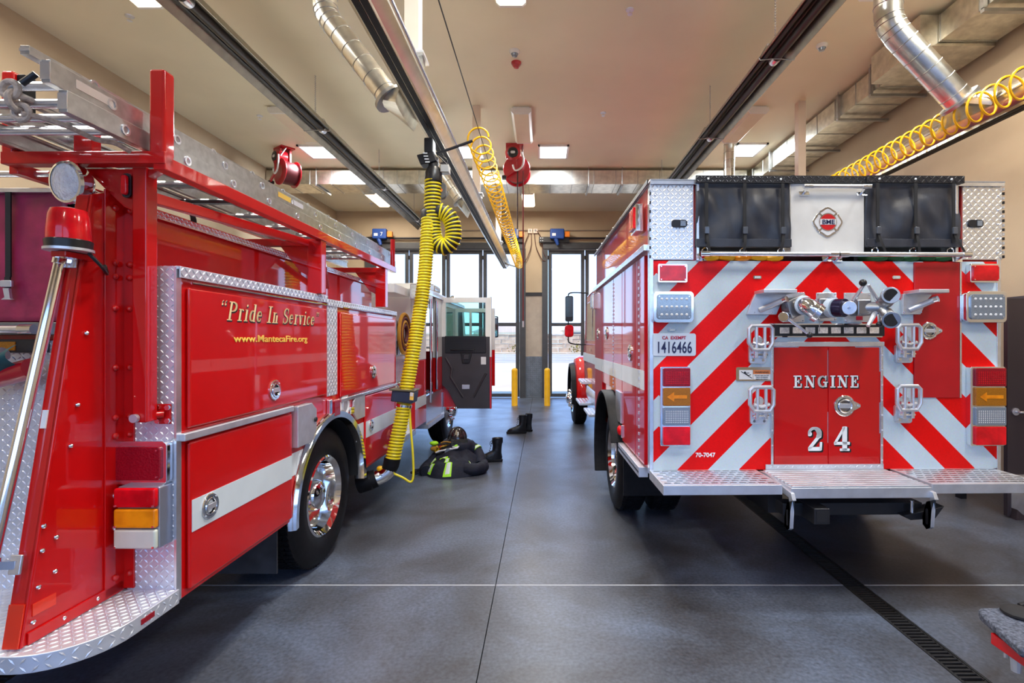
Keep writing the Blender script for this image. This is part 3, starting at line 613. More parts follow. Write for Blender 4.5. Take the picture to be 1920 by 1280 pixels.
m1 = motor(-4.85, 'blue door operator marked with a 7 above the ladder end'); text('lettering', '7', WARNW, m1, (0.06, -0.165, 0.14), (1,0,0), (0,0,1), 0.16)
motor(-0.95, 'blue door operator half hidden behind the lower yellow coil'); motor(0.40, 'blue door operator right of the pier')
for i, (px, lab) in enumerate(((994, 'left pale power outlet box on the wall conduit'), (1004, 'right pale power outlet box on the wall conduit'))):
    x, y, z = at(px, 433, YF - 0.04); o = thing('outlet_box', lab, 'outlet', (x, y, z), group='outlet boxes above the pier')
    box('box', STICK, o, -0.07, 0.07, -0.03, 0.04, -0.07, 0.07, 0.01); MB().cyl((0, -0.03, 0.01), (0, -0.045, 0.01), 0.03).obj('socket', BLACK, o)
for pts, lab in (([(992, 438), (985, 455), (983, 480), (981, 492)], 'thin cord hanging from the outlets, outer left'), ([(996, 438), (996, 460), (988, 484), (980, 493)], 'thin cord hanging from the outlets, inner left'),
                 ([(1002, 438), (1005, 462), (1016, 486), (1023, 489)], 'thin cord hanging from the outlets, inner right'), ([(1007, 433), (1014, 445), (1018, 470), (1023, 482)], 'thin cord hanging from the outlets, outer right')):
    P = [at(a, b, YF - 0.09) for a, b in pts]; tag(MB().tube(spline(P, 6), 0.012, 6).obj('power_cord', mat('cord_brown', (0.08, 0.03, 0.025), 0.5)), lab, 'cord', 'cords hanging beside the pier')
# ------------------------------------------------------------------ bollards
for x, l in ((-0.775, 'yellow bollard left of the pier'), (0.085, 'yellow bollard right of the pier')):
    tag(MB().lathe([(0.0, 0.995), (0.03, 0.99), (0.06, 0.975), (0.078, 0.945), (0.08, 0.92), (0.08, 0.02), (0.083, 0.015), (0.083, 0.0)], (0,0,0), 'z', 24).obj('bollard', YELP), l, 'bollard', 'yellow bollards').location = (x, 13.5, 0)
# ================================================================== shared truck pieces
def wheel(par, x, y, r, wd, s, dish=True, nuts=True, name='wheel'):
    """x = plane of the outer sidewall, s = +1/-1 direction it faces; the wheel stands on z = 0"""
    c = (x, y, r); w_ = -wd
    p = [(r*0.575, -0.02), (r*0.60, 0.0), (r*0.74, 0.012), (r*0.90, 0.0), (r*0.965, -0.02), (r*0.985, -0.035)]
    for i in range(4):
        a = -0.035 - (wd - 0.07) * i / 4; b = -0.035 - (wd - 0.07) * (i + 1) / 4
        p += [(r, a - 0.003), (r, b + 0.006), (r - 0.014, b + 0.005), (r - 0.014, b - 0.001)]
    p += [(r*0.985, w_ + 0.035), (r*0.965, w_ + 0.02), (r*0.90, w_), (r*0.60, w_), (r*0.575, w_ + 0.02)]
    ty = MB().lathe(p, c, 'x', 64, s).obj('tyre', RUBBER, par, ang=50)
    mb = MB()
    for k in range(72):
        g = 2*PI*k/72; u = V(0, math.cos(g), math.sin(g)); t = V(0, -math.sin(g), math.cos(g))
        for i in range(5):
            cx = x - s * (0.035 + (wd - 0.07) * (i + 0.5) / 5); cc = V(cx, y, r) + u * (r + 0.001)
            mb.obox(cc, V(1,0,0) * (wd - 0.09) / 11, t * r * 0.032 + V(0.006 * (-1)**i, 0, 0), u * 0.004)
    mb.obj('tread_blocks', RUBBER, ty, kind='stuff', flat=True)
    dp = 0.15 if dish else 0.02
    rp = [(r*0.585, -0.03), (r*0.59, -0.004), (r*0.565, 0.004), (r*0.545, -0.006), (r*0.50, -0.03), (r*0.48, -dp*0.6), (r*0.46, -dp), (r*0.36, -dp - 0.005), (r*0.30, -dp + (0.02 if dish else 0.05)), (r*0.0, -dp + (0.02 if dish else 0.05))]
    rim = MB().lathe(rp, c, 'x', 48, s).obj('rim', CHROME, ty, ang=30)
    hb = -dp + (0.02 if dish else 0.05)
    MB().lathe([(r*0.24, hb - 0.01), (r*0.235, hb + 0.05), (r*0.20, hb + 0.085), (r*0.12, hb + 0.105), (0, hb + 0.11)], c, 'x', 32, s).obj('hub_cap', CHROME, ty)
    if nuts:
        n0 = MB().lathe([(0.022, 0), (0.022, 0.03), (0.014, 0.055), (0, 0.06)], (0,0,0), 'x', 8, s).obj('lug_nut', CHROME, ty); n0.location = (x + s*hb, y + r*0.32, r)
        for k in range(1, 10):
            g = 2*PI*k/10; q = share(n0, ty, (0, 0, 0)); q.location = (x + s*hb, y + r*0.32*math.cos(g), r + r*0.32*math.sin(g))
        if dish:
            h0 = MB().cyl((x - s*dp - s*0.004, 0, 0), (x - s*dp + s*0.0015, 0, 0), 0.03, n=14).obj('hand_hole', BLACK, ty); h0.location = (0, y + r*0.41, r)
            for k in range(1, 10):
                g = 2*PI*k/10 + 0.3; q = share(h0, ty, (0, 0, 0)); q.location = (0, y + r*0.41*math.cos(g), r + r*0.41*math.sin(g))
    return ty
def plate_tread(par, o, u, v, nrm, U, V_, name='tread_plate', pitch=0.023, m=None, th=0.006, mask=None, h=0.0026):
    o, u, v, nrm = map(Vector, (o, u, v, nrm)); c = o + u*U/2 + v*V_/2 - nrm*th/2
    p = MB().obox(c, u*U/2, v*V_/2, nrm*th/2).obj(name, m or TREAD, par)
    lugs(o, u, v, nrm, U, V_, pitch, h, mask).obj('tread_lugs', m or TREAD, p, kind='stuff', flat=True)
    return p
def lens_light(par, x0, x1, z0, z1, y, dp, lens, name='light', bez=CHROME, bw=0.012, r=0.012, out=-1, screws=True):
    """a rectangular lamp on a rear face at y facing -y"""
    b = MB().prism(rrect(x0, x1, z0, z1, r), 'y', y, y - dp).obj(name, bez, par, 0.003)
    l = MB().prism(rrect(x0 + bw, x1 - bw, z0 + bw, z1 - bw, r*0.7), 'y', y - dp + 0.004, y - dp - 0.012).obj('lens', lens, b, 0.004)
    if screws:
        for a in (x0 + bw*1.7, x1 - bw*1.7):
            for q in (z0 + bw*1.7, z1 - bw*1.7): MB().cyl((a, y - dp - 0.010, q), (a, y - dp - 0.015, q), 0.004, n=8).obj('screw', CHROME, b)
    return b
def dring(par, c, r, axis, s, name='latch'):              # round D-ring door latch
    n = {'x': V(s,0,0), 'y': V(0,s,0)}[axis]; c = Vector(c)
    b = MB().lathe([(r, 0), (r, 0.006), (r*0.93, 0.010), (r*0.74, 0.010), (r*0.70, 0.002)], c, axis, 28, s).obj(name, CHROME, par)
    MB().lathe([(r*0.73, 0.004), (r*0.4, 0.002), (0, 0.0015)], c, axis, 24, s).obj('dish', DCHR, b)
    u = V(0,0,1).cross(n); g = MB().tube([c + n*0.010 + (u*math.cos(a) + V(0,0,1)*math.sin(a)) * r*0.62 for a in [i*2*PI/20 for i in range(20)]], r*0.09, 6, closed=True).obj('ring_pull', CHROME, b)
    MB().obox(c + n*0.008, u*r*0.66, V(0,0,1)*r*0.22, n*0.006).obj('grip', ALUM, b, 0.003)
    for k in range(4):
        a = PI/4 + k*PI/2; q = c + (u*math.cos(a) + V(0,0,1)*math.sin(a)) * r*0.86; MB().cyl(q + n*0.009, q + n*0.013, r*0.06, n=8).obj('screw', ALUM, b)
    return b
def railbar(par, p0, p1, r, name='grab_rail', off=(0, 0.06, 0), m=None):
    b = MB().cyl(p0, p1, r, n=14).obj(name, m or ALU, par); p0, p1, off = Vector(p0), Vector(p1), Vector(off); t = (p1 - p0).normalized()
    for p in (p0 + t*0.02, p1 - t*0.02):
        MB().cyl(p - t*0.03, p + t*0.03, r*1.25, n=14).obj('socket', CHROME, b)
        MB().cyl(p, p + off, r*0.8, n=10).obj('stanchion', CHROME, b); MB().obox(p + off, t*0.035, off.normalized().cross(t)*0.022, off.normalized()*0.004).obj('foot', CHROME, b)
    return b
# ================================================================== engine 24 (right)
RF = Frame((0.74, 3.6, 0), math.radians(1.19))
E = thing('fire_engine', 'red fire engine seen from behind, red and white chevrons, ENGINE 24', 'fire engine', RF.o, RF.rz)
W = 2.512; ZB, ZR, ZT = 0.80, 2.28, 2.845
def rx(px, py, y=0.0): return RF.rear(px, py, y)
def rrc(px0, py0, px1, py1, y=0.0):
    x0, z1 = RF.rear(px0, (py0+py1)/2, y)[0], RF.rear((px0+px1)/2, py0, y)[1]; x1, z0 = RF.rear(px1, (py0+py1)/2, y)[0], RF.rear((px0+px1)/2, py1, y)[1]
    return x0, x1, z0, z1
ARY, ARR = 1.69, 0.66
prof = [(0.02, ZB), (ARY - ARR*0.9, ZB)] + [(ARY + ARR*math.cos(a), 0.53 + ARR*math.sin(a)) for a in [PI - 0.42 - i*(PI - 0.84)/12 for i in range(13)]] + [(ARY + ARR*0.9, ZB), (3.1, ZB), (3.1, ZT - 0.02), (0.52, ZT - 0.02), (0.52, ZR), (0.02, ZR)]
bd = MB().prism(prof, 'x', 0.01, W - 0.01).obj('body', RED, E, 0.004)
# upper side boxes flanking the hose bed
for a, b in ((0.01, 0.33), (W - 0.33, W - 0.01)): box('cabinet', RED, E, a, b, 0.02, 0.52, ZR, ZT - 0.02, 0.003)
CHV = chevron(1.262, 2.75, 0.437)
x0, x1 = 0.025, W - 0.025
MB().box(x0, x1, -0.004, 0.02, ZB + 0.01, ZR).obj('chevron_panel', CHV, E)
for a in (0.0, W - 0.028): MB().box(a, a + 0.028, -0.010, 0.05, ZB - 0.02, ZT - 0.03).obj('corner_trim', ALU, E, 0.003)
for a in (0.325, W - 0.345): MB().box(a, a + 0.02, -0.03, 0.4, ZR, ZT + 0.01).obj('cabinet_trim', ALU, E, 0.003)
# tread doors of the upper cabinets
for s, (px0, px1) in ((0, (1224, 1303)), (1, (1806, 1880))):
    a, b, z0, z1 = rrc(px0, 347, px1, 487)
    d = plate_tread(E, (a, -0.012, z0), (1,0,0), (0,0,1), (0,-1,0), b - a, z1 - z0, 'cabinet_door', 0.026, th=0.016, h=0.002, m=mat('bright_tread', (0.86, 0.88, 0.90), 0.38, 1.0, var=0.04))
    px = (1262, 1291) if s == 0 else (1815, 1843); la, lb, l0, l1 = rrc(px[0], 413, px[1], 427)
    MB().prism(rrect(la, lb, l0, l1, 0.02), 'y', -0.012, -0.024).obj('latch', BLACKM, d, 0.002)
    MB().box(la + 0.06, lb - 0.012, -0.028, -0.022, l0 + 0.008, l1 - 0.008).obj('paddle', GREYL, d)
    hx = a - 0.012 if s == 0 else b + 0.004
    for i in range(16):
        z = z0 + 0.01 + i*(z1 - z0 - 0.02)/16; MB().box(hx, hx + 0.010, -0.018, -0.008, z, z + 0.02).obj('hinge_knuckle', ALUM if i % 2 else BLACKM, d)
    for i in range(5): 
        z = z0 + 0.05 + i*0.10; xx = a + 0.03 if s == 0 else b - 0.03; MB().sphere((xx, -0.014, z), 0.007, 8, 5).obj('rivet', ALUM, d)
    q0, q1 = (0.0, 0.345) if s == 0 else (W - 0.345, W + 0.01)
    plate_tread(E, (q0, -0.03, ZT), (1,0,0), (0,1,0), (0,0,1), q1 - q0, 0.56, 'cabinet_roof', 0.025, th=0.012)
    MB().box(q0, q1, -0.03, -0.022, ZT - 0.035, ZT).obj('roof_lip', ALU, E, 0.002)
# side roof edge
plate_tread(E, (-0.02, 0.52, ZT), (1,0,0), (0,1,0), (0,0,1), 0.2, 2.58, 'roof_edge', 0.03, th=0.012)
MB().box(-0.02, -0.012, -0.02, 3.1, ZT - 0.03, ZT).obj('roof_edge_lip', BLACKM, E)
for i in range(7): MB().sphere((-0.012, 0.3 + i*0.42, ZT + 0.006), 0.010, 8, 5).obj('rivet', CHROME, E)
box('bounce_cover', TARP, E, 0.36, W - 0.36, 0.52, 3.1, ZT - 0.02, ZT)  # unseen dark sheet added to stop red bounce onto the ceiling
# hose bed: side cheeks, hose folds and covers
for k, (px0, px1) in enumerate(((1306, 1482), (1622, 1797))):
    a, b, z0, z1 = rrc(px0, 335, px1, 465)
    box('hose_bed', INTER, E, a, b, 0.10, 0.5, ZR, ZT - 0.06)
    hm = YELP if k == 0 else mat('green_hose', (0.01, 0.10, 0.03), 0.7)
    for i in range(5):
        xx = a + 0.05 + i*(b - a - 0.1)/5; MB().tube(spline([(xx, 0.10, ZR + 0.04), (xx + 0.03, 0.01, ZR + 0.025 + 0.01*(i % 2)), (xx + 0.10, 0.0, ZR + 0.03), (xx + 0.13, 0.09, ZR + 0.045)], 4), 0.028, 8).obj('hose_fold', hm if i != 2 or k else AMBL, E)
    def cv(u, v, a=a, b=b, z0=z0, z1=z1, k=k):
        x = a + (b - a)*u; z = z1 - 0.03 - (z1 - z0 - 0.03)*v
        f = 0.012*math.sin(u*9 + v*5 + k) * math.sin(v*PI) + 0.014*noise.noise(V(x*5 + k*3, z*4, 0.3)) + 0.010*noise.noise(V(x*14, z*9 + x*8, 1.3))
        return (x, -0.022 - f*min(1, v*4) - 0.012*math.sin(v*PI), z)
    cv_ = MB().grid(cv, 36, 28).obj('hose_bed_cover', TARP, E, ang=60)
    m_ = cv_.modifiers.new('thick', 'SOLIDIFY'); m_.thickness = 0.004
    MB().box(a, b, -0.052, -0.046, z0 + 0.0, z0 + 0.055).obj('hem', TARP, cv_, 0.002)
    tb = plate_tread(E, (a - 0.005, -0.055, z1 - 0.045), (1,0,0), (0,0,1), (0,-1,0), b - a + 0.02, 0.05, 'cover_batten', 0.025, m=BLACKM, th=0.02)
    for i in range(3): MB().sphere((a + (b - a)*(0.12 + 0.38*i), -0.058, z1 - 0.02), 0.008, 8, 5).obj('stud', WLET, tb)
    for i in range(3):
        xx = a + (b - a)*(0.10 + 0.40*i)
        st = MB().box(xx - 0.011, xx + 0.011, -0.062, -0.056, z0 + 0.03, z1 - 0.05).obj('strap', STRAP, cv_)
        MB().prism(rrect(xx - 0.016, xx + 0.016, z0 + 0.085, z0 + 0.135, 0.006), 'y', -0.062, -0.078).obj('buckle', mat('buckle_black', (0.07, 0.08, 0.10), 0.25, coat=0.5), st, 0.003)
        dx = [0.02, -0.02, -0.035][i] if k == 0 else [0.06, 0.02, 0.09][i]
        MB().grid(lambda u, v, xx=xx, dx=dx, z0=z0: (xx - 0.010 + 0.02*u + dx*(1 - v)**1.5 + 0*u, -0.070 - 0.01*math.sin(v*PI), z0 - 0.07 + 0.16*v), 1, 8).obj('strap_tail', STRAP, st)
        ring((xx, -0.03, z0 - 0.025), 0.022, 0.005, 'y', 16, 6).obj('strap_ring', CHROME, st)
# white centre cabinet with emblem
a, b, z0, z1 = rrc(1484, 346, 1621, 475)
cb = box('centre_cabinet', mat('cabinet_white', (0.72, 0.72, 0.70), 0.45, var=0.05), E, a, b, -0.02, 0.6, z0, z1, 0.004)
plate_tread(cb, (a - 0.01, -0.04, z1), (1,0,0), (0,0,1), (0,-1,0), b - a + 0.02, 0.05, 'cabinet_cap', 0.025, m=BLACKM, th=0.4)
railbar(cb, (*[rx(1504, 356)[0]], -0.075, z1 - 0.035), (rx(1622, 356)[0], -0.075, z1 - 0.035), 0.014, 'grab_rail', (0, 0.055, -0.03))
ex, ez = rx(1552, 418)
def maltese(R_, inset=0.0):
    pts = []
    for q in range(4):
        base = q*PI/2 + PI/2
        for da, rr in ((-0.66, 0.93), (-0.52, 0.90), (-0.30, 0.94), (-0.12, 1.0), (0, 1.02), (0.12, 1.0), (0.30, 0.94), (0.52, 0.90), (0.66, 0.93), (PI/4, 0.72)):
            g = base + da; pts.append((ex + (rr - inset)*R_*math.cos(g), ez + (rr - inset)*R_*math.sin(g)))
    return pts
em = MB().prism(maltese(0.106), 'y', -0.02, -0.026).obj('emblem', CHROME, cb, 0.002)
MB().prism(maltese(0.106, 0.14), 'y', -0.026, -0.0285).obj('emblem_field', WARNW, em)
for q in range(4):
    g = PI/4 + q*PI/2; MB().bar((ex + 0.06*math.cos(g), -0.028, ez + 0.06*math.sin(g)), (ex + 0.092*math.cos(g), -0.028, ez + 0.092*math.sin(g)), 0.012, 0.004, (0, 1, 0)).obj('emblem_spoke', CHROME, em)
MB().lathe([(0, -0.030), (0.064, -0.030), (0.064, -0.026)], (ex, 0, ez), 'y', 36).obj('emblem_ring', CHROME, em)
MB().lathe([(0, -0.032), (0.056, -0.032), (0.056, -0.028)], (ex, 0, ez), 'y', 36).obj('emblem_disc', mat('emblem_red', (0.65, 0.003, 0.008), 0.4), em)
MB().box(ex - 0.056, ex + 0.056, -0.034, -0.031, ez - 0.019, ez + 0.021).obj('emblem_band', WARNW, em)
text('lettering', 'BME', NAVYLET, em, (ex, -0.035, ez - 0.015), (1,0,0), (0,0,1), 0.044, 1.12, 0.0008)
# long rail under the hose bed
for p0, p1 in ((1312, 1558), (1566, 1801)): railbar(E, (rx(p0, 480)[0], -0.085, rx(1550, 480)[1]), (rx(p1, 480)[0], -0.085, rx(1550, 480)[1]), 0.016, 'rear_rail', (0, 0.08, -0.02))
# lamps
for px0, px1, lab in ((1233, 1288, 0), (1812, 1866, 1)): lens_light(E, *rrc(px0, 496, px1, 531), 0.0, 0.045, REDL, 'warning_light')
for px0, px1 in ((1223, 1298), (1801, 1876)):
    x0, x1, z0, z1 = rrc(px0, 547, px1, 605); L_ = lens_light(E, x0, x1, z0, z1, 0.0, 0.055, GREYL, 'scene_light', CHROME, 0.022, 0.03)
    for j in range(3):
        for i in range(6):
            xx = x0 + 0.055 + i*(x1 - x0 - 0.11)/5; zz = z0 + 0.055 + j*(z1 - z0 - 0.11)/2
            MB().sphere((xx, -0.066, zz), (0.011, 0.006, 0.009), 8, 5).obj('diode', WARNW, L_)
for px0, px1 in ((1236, 1289), (1813, 1872)):
    x0, x1, z0, z1 = rrc(px0, 688, px1, 832)
    ho = MB().prism(rrect(x0 - (0.012 if px0 < 1500 else 0.02), x1, z0 - 0.005, z1 + 0.005, 0.012), 'y', 0.0, -0.045).obj('tail_light', CHROME, E, 0.003)
    for i, m in enumerate((DREDL, AMBD, GREYL, REDL)):
        za = z1 - (i + 1)*(z1 - z0)/4 + 0.004; zb = z1 - i*(z1 - z0)/4 - 0.004
        l = MB().prism(rrect(x0 + 0.006, x1 - 0.006, za, zb, 0.008), 'y', -0.044, -0.062).obj('lens', m, ho, 0.004)
        if i in (0, 2):
            dm = MB(); sx_, sz_ = x1 - x0 - 0.05, zb - za - 0.05
            for u in range(13):
                for v in range(7): dm.box(x0 + 0.025 + sx_*u/12 - 0.003, x0 + 0.025 + sx_*u/12 + 0.003, -0.0640, -0.0615, za + 0.022 + sz_*v/6 - 0.003, za + 0.022 + sz_*v/6 + 0.003)
            dm.obj('diode_dots', REDL if i == 0 else WARNW, l, kind='stuff', flat=True)
        if i == 1: MB().add([(x0 + 0.03, -0.0635, (za+zb)/2), (x0 + 0.08, -0.0635, zb - 0.03), (x0 + 0.08, -0.0635, (za+zb)/2 + 0.012), (x1 - 0.03, -0.0635, (za+zb)/2 + 0.012), (x1 - 0.03, -0.0635, (za+zb)/2 - 0.012), (x0 + 0.08, -0.0635, (za+zb)/2 - 0.012), (x0 + 0.08, -0.0635, za + 0.03)], [(0,1,2,3,4,5,6)]).obj('arrow', AMBL, l)
for px, py in ((1259, 618), (1421, 520), (1681, 520)):
    xx, zz = rx(px, py); m_ = MB().prism(rrect(xx - 0.03, xx + 0.03, zz - 0.012, zz + 0.012, 0.011), 'y', -0.004, -0.012).obj('marker_bracket', CHROME, E); MB().box(xx - 0.016, xx + 0.02, -0.018, -0.011, zz - 0.007, zz + 0.007).obj('marker_lens', CLEARL, m_)
# licence plate
x0, x1, z0, z1 = rrc(1222, 625, 1304, 667); pl = MB().prism(rrect(x0, x1, z0, z1, 0.015), 'y', -0.006, -0.010).obj('licence_plate', PLATEM, E, 0.002)
text('lettering', '1416466', NAVYLET, pl, ((x0+x1)/2, -0.0115, z0 + 0.022), (1,0,0), (0,0,1), 0.112, 0.62, 0.0015, spacing=1.05); text('lettering', 'CA  EXEMPT', REDLET, pl, ((x0+x1)/2, -0.0115, z1 - 0.041), (1,0,0), (0,0,1), 0.032, 0.95, 0.0008)
for q in (x0 + 0.07, x1 - 0.07): MB().cyl((q, -0.010, z1 - 0.016), (q, -0.014, z1 - 0.016), 0.005, n=8).obj('screw', ALUM, pl)
# centre doors with lettering
a, b, z0, z1 = rrc(1448, 651, 1645, 875); mid = rx(1549, 760)[0]
for (q0, q1) in ((a, mid - 0.003), (mid + 0.003, b)): box('rear_door', RED, E, q0, q1, -0.012, 0.0, z0, z1, 0.004)
MB().box(a - 0.03, b + 0.035, -0.014, -0.003, z1 + 0.006, z1 + 0.04).obj('door_trim', ALU, E, 0.003)
for q in (a - 0.024, b + 0.006): MB().box(q, q + 0.018, -0.016, -0.003, z0, z1 + 0.006).obj('door_trim', ALU, E, 0.003)
for i in range(8):
    for q in (a - 0.015, b + 0.015): MB().sphere((q, -0.017, z0 + 0.05 + i*(z1 - z0)/8), 0.006, 8, 5).obj('rivet', ALUM, E)
ur, vr = V(1,0,0), V(0,0,1)
lx, lz = rx(1546, 725)
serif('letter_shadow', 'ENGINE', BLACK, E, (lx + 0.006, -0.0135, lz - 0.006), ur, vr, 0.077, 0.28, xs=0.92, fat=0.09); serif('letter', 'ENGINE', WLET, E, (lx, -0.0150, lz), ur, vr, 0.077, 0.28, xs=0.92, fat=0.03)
lx, lz = rx(1547, 842)
for ch, pxx in (('2', 1522), ('4', 1573)):
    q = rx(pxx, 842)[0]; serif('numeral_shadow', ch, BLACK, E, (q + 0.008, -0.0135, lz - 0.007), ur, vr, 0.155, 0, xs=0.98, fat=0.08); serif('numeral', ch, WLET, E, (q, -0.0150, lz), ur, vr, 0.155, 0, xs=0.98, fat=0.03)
text('lettering', '70-7047', WLET, E, (rx(1318, 856)[0], -0.006, rx(1318, 856)[1]), ur, vr, 0.042, 1.0, 0.001)
def dlatch(cx, cz, r, par, y, s=1):
    t = dring(par, (cx, y, cz), r, 'y', -1, 'paddle_latch'); MB().prism([(cx + r*0.8*s, cz + r*0.5), (cx + r*1.5*s, cz + r*0.12), (cx + r*1.5*s, cz - r*0.12), (cx + r*0.8*s, cz - r*0.5)], 'y', y, y - 0.006).obj('latch_wing', CHROME, t); MB().cyl((cx + r*1.3*s, y - 0.005, cz), (cx + r*1.3*s, y - 0.012, cz), 0.008).obj('lock', ALUM, t)
x_, z_ = rx(1579, 760); dlatch(x_, z_, 0.075, E, -0.012)
# red access panel at right
a, b, z0, z1 = rrc(1712, 492, 1797, 745); box('access_door', DRED, E, a, b, -0.014, 0.0, z0, z1, 0.004)
MB().box(b, b + 0.012, -0.016, -0.002, z0, z1).obj('piano_hinge', ALU, E); x_, z_ = rx(1739, 620); dlatch(x_, z_, 0.062, E, -0.014)
# directional light bar
a, b, z0, z1 = rrc(1447, 609, 1653, 630); lb = MB().box(a, b, -0.035, -0.004, z0, z1).obj('light_bar', BLACK, E, 0.003)
for z in (z0 - 0.008, z1): MB().box(a - 0.02, b, -0.012, -0.003, z, z + 0.010).obj('bar_trim', CHROME, lb)
for i in range(8):
    xx = a + 0.04 + i*(b - a - 0.06)/8; MB().box(xx, xx + 0.068, -0.041, -0.034, z0 + 0.018, z1 - 0.018).obj('lens', mat('bar_lens', (0.75, 0.66, 0.58), 0.2, var=0.2, scale=90), lb, 0.003)
# folding steps
def fstep(px, py, par):
    cx, z1 = rx(px, py); t = MB(); y = -0.075; w1, w2, h = 0.082, 0.055, 0.165
    out = [(-w1 + 0.02, 0), (w1 - 0.02, 0), (w1, -0.02), (w1, -h*0.72), (w2, -h), (-w2, -h), (-w1, -h*0.72), (-w1, -0.02)]
    fr = MB().tube([(cx + a, y, z1 + b) for a, b in out], 0.0145, 10, closed=True).obj('folding_step', ALUM, par)
    for a in (-0.029, 0.029): MB().cyl((cx + a, y, z1), (cx + a, y, z1 - h), 0.0115, n=10).obj('step_bar', ALUM, fr)
    MB().tube([(cx - 0.055, y + 0.006, z1 - h*0.72), (cx, y, z1 - h*0.82), (cx + 0.055, y + 0.006, z1 - h*0.72)], 0.014, 8).obj('step_web', ALUM, fr)
    MB().prism(rrect(cx - 0.06, cx + 0.06, z1 - h - 0.10, z1 - h + 0.03, 0.02), 'y', -0.004, -0.03).obj('step_base', ALUM, fr, 0.004)
    for a in (-0.03, 0.03): MB().box(cx + a - 0.012, cx + a + 0.012, -0.078, -0.02, z1 - h - 0.06, z1 - h + 0.004).obj('hinge_ear', ALU, fr, 0.004)
    MB().cyl((cx - 0.055, -0.06, z1 - h - 0.035), (cx + 0.055, -0.06, z1 - h - 0.035), 0.007, n=8).obj('hinge_pin', CHROME, fr)
    for a in (-0.035, 0.035): MB().cyl((cx + a, -0.03, z1 - h - 0.075), (cx + a, -0.036, z1 - h - 0.075), 0.010, n=8).obj('bolt', CHROME, fr)
    MB().lathe([(0, -0.03), (0.035, -0.03), (0.03, -0.034), (0, -0.034)], (cx, 0, z1 - h*0.62), 'y', 16).obj('step_lamp', CLEARL, fr)
for px, py in ((1418, 611), (1418, 724), (1691, 610), (1688, 722)): fstep(px, py, E)
# warning plate
a, b, z0, z1 = rrc(1378, 688, 1447, 714); wp = MB().prism(rrect(a, b, z0, z1, 0.012), 'y', -0.004, -0.010).obj('warning_plate', CHROME, E)
box('pictogram_field', WARNW, wp, a + 0.022, a + 0.118, -0.012, -0.010, z0 + 0.012, z1 - 0.02); box('warning_band', WARNO, wp, a + 0.122, b - 0.02, -0.012, -0.010, z1 - 0.048, z1 - 0.02); box('warning_text_field', WARNW, wp, a + 0.122, b - 0.02, -0.012, -0.010, z0 + 0.012, z1 - 0.05)
text('lettering', 'WARNING', BLACK, wp, ((a + 0.122 + b - 0.02)/2, -0.0125, z1 - 0.042), ur, vr, 0.019, 1.1)
for i, s in enumerate(('DO NOT RIDE ON STEP', 'DEATH OR SERIOUS', 'INJURY MAY RESULT')): text('lettering', s, BLACK, wp, ((a + 0.122 + b - 0.02)/2, -0.0125, z1 - 0.062 - i*0.013), ur, vr, 0.011, 0.85)
px0 = a + 0.05; fig = [[(a+.035, z1-.03), (a+.112, z0+.02)], [(a+.066, z1-.045), (a+.086, z0+.04)], [(a+.07, z1-.042), (a+.092, z1-.04)], [(a+.086, z0+.04), (a+.104, z0+.045)]]
for p, q in fig: MB().bar((p[0], -0.0125, p[1]), (q[0], -0.0125, q[1]), 0.005, 0.001, (0,1,0)).obj('pictogram', BLACK, wp)
MB().lathe([(0, -0.013), (0.008, -0.013), (0.008, -0.012)], (a + 0.062, 0, z1 - 0.038), 'y', 12).obj('pictogram', BLACK, wp)
# fold-up brackets left and right of the valves
for s, (pxa, pxb, pya) in ((1, (1415, 1475, 546)), (-1, (1694, 1748, 546))):
    x0, z1 = rx(pxa, pya); x1, _ = rx(pxb, pya); 
    br = MB().box(x0 - (0 if s > 0 else 0.0), x1, -0.16, -0.004, z1 - 0.025, z1).obj('bracket_shelf', ALUM, E, 0.004)
    pts = [(x0, z1 - 0.02), (x1, z1 - 0.02), (x1 - 0.06*s if s > 0 else x1 - 0.11, z1 - 0.165), (x0 + (0.0 if s > 0 else 0.0), z1 - 0.165)]
    if s > 0: pts = [(x0 - 0.06, z1 - 0.165), (x0 - 0.03, z1 - 0.08), (x0, z1 - 0.02), (x1, z1 - 0.02), (x1 - 0.03, z1 - 0.05), (x1 - 0.08, z1 - 0.165)]
    else: pts = [(x0 - 0.02, z1 - 0.165), (x0 - 0.02, z1 - 0.02), (x1 - 0.01, z1 - 0.02), (x1 - 0.05, z1 - 0.06), (x1 - 0.10, z1 - 0.165)]
    MB().prism(pts, 'y', -0.004, -0.03).obj('bracket_plate', ALUM, br, 0.003)
    q = (x0 + 0.03, -0.03, z1 - 0.135); q2 = (x1 - 0.075, -0.12, z1 - 0.07); MB().cyl(q, q2, 0.02, n=12).obj('bracket_tube', ALUM, br); MB().cyl(q2, (q2[0] + 0.012, q2[1] - 0.02, q2[2] + 0.006), 0.022, 0.022, n=14).obj('tube_rim', CHROME, br)
    for qq in (0.01, 0.13): MB().sphere((x0 + qq - 0.02, -0.03, z1 - 0.15), 0.007, 8, 5).obj('rivet', CHROME, br)
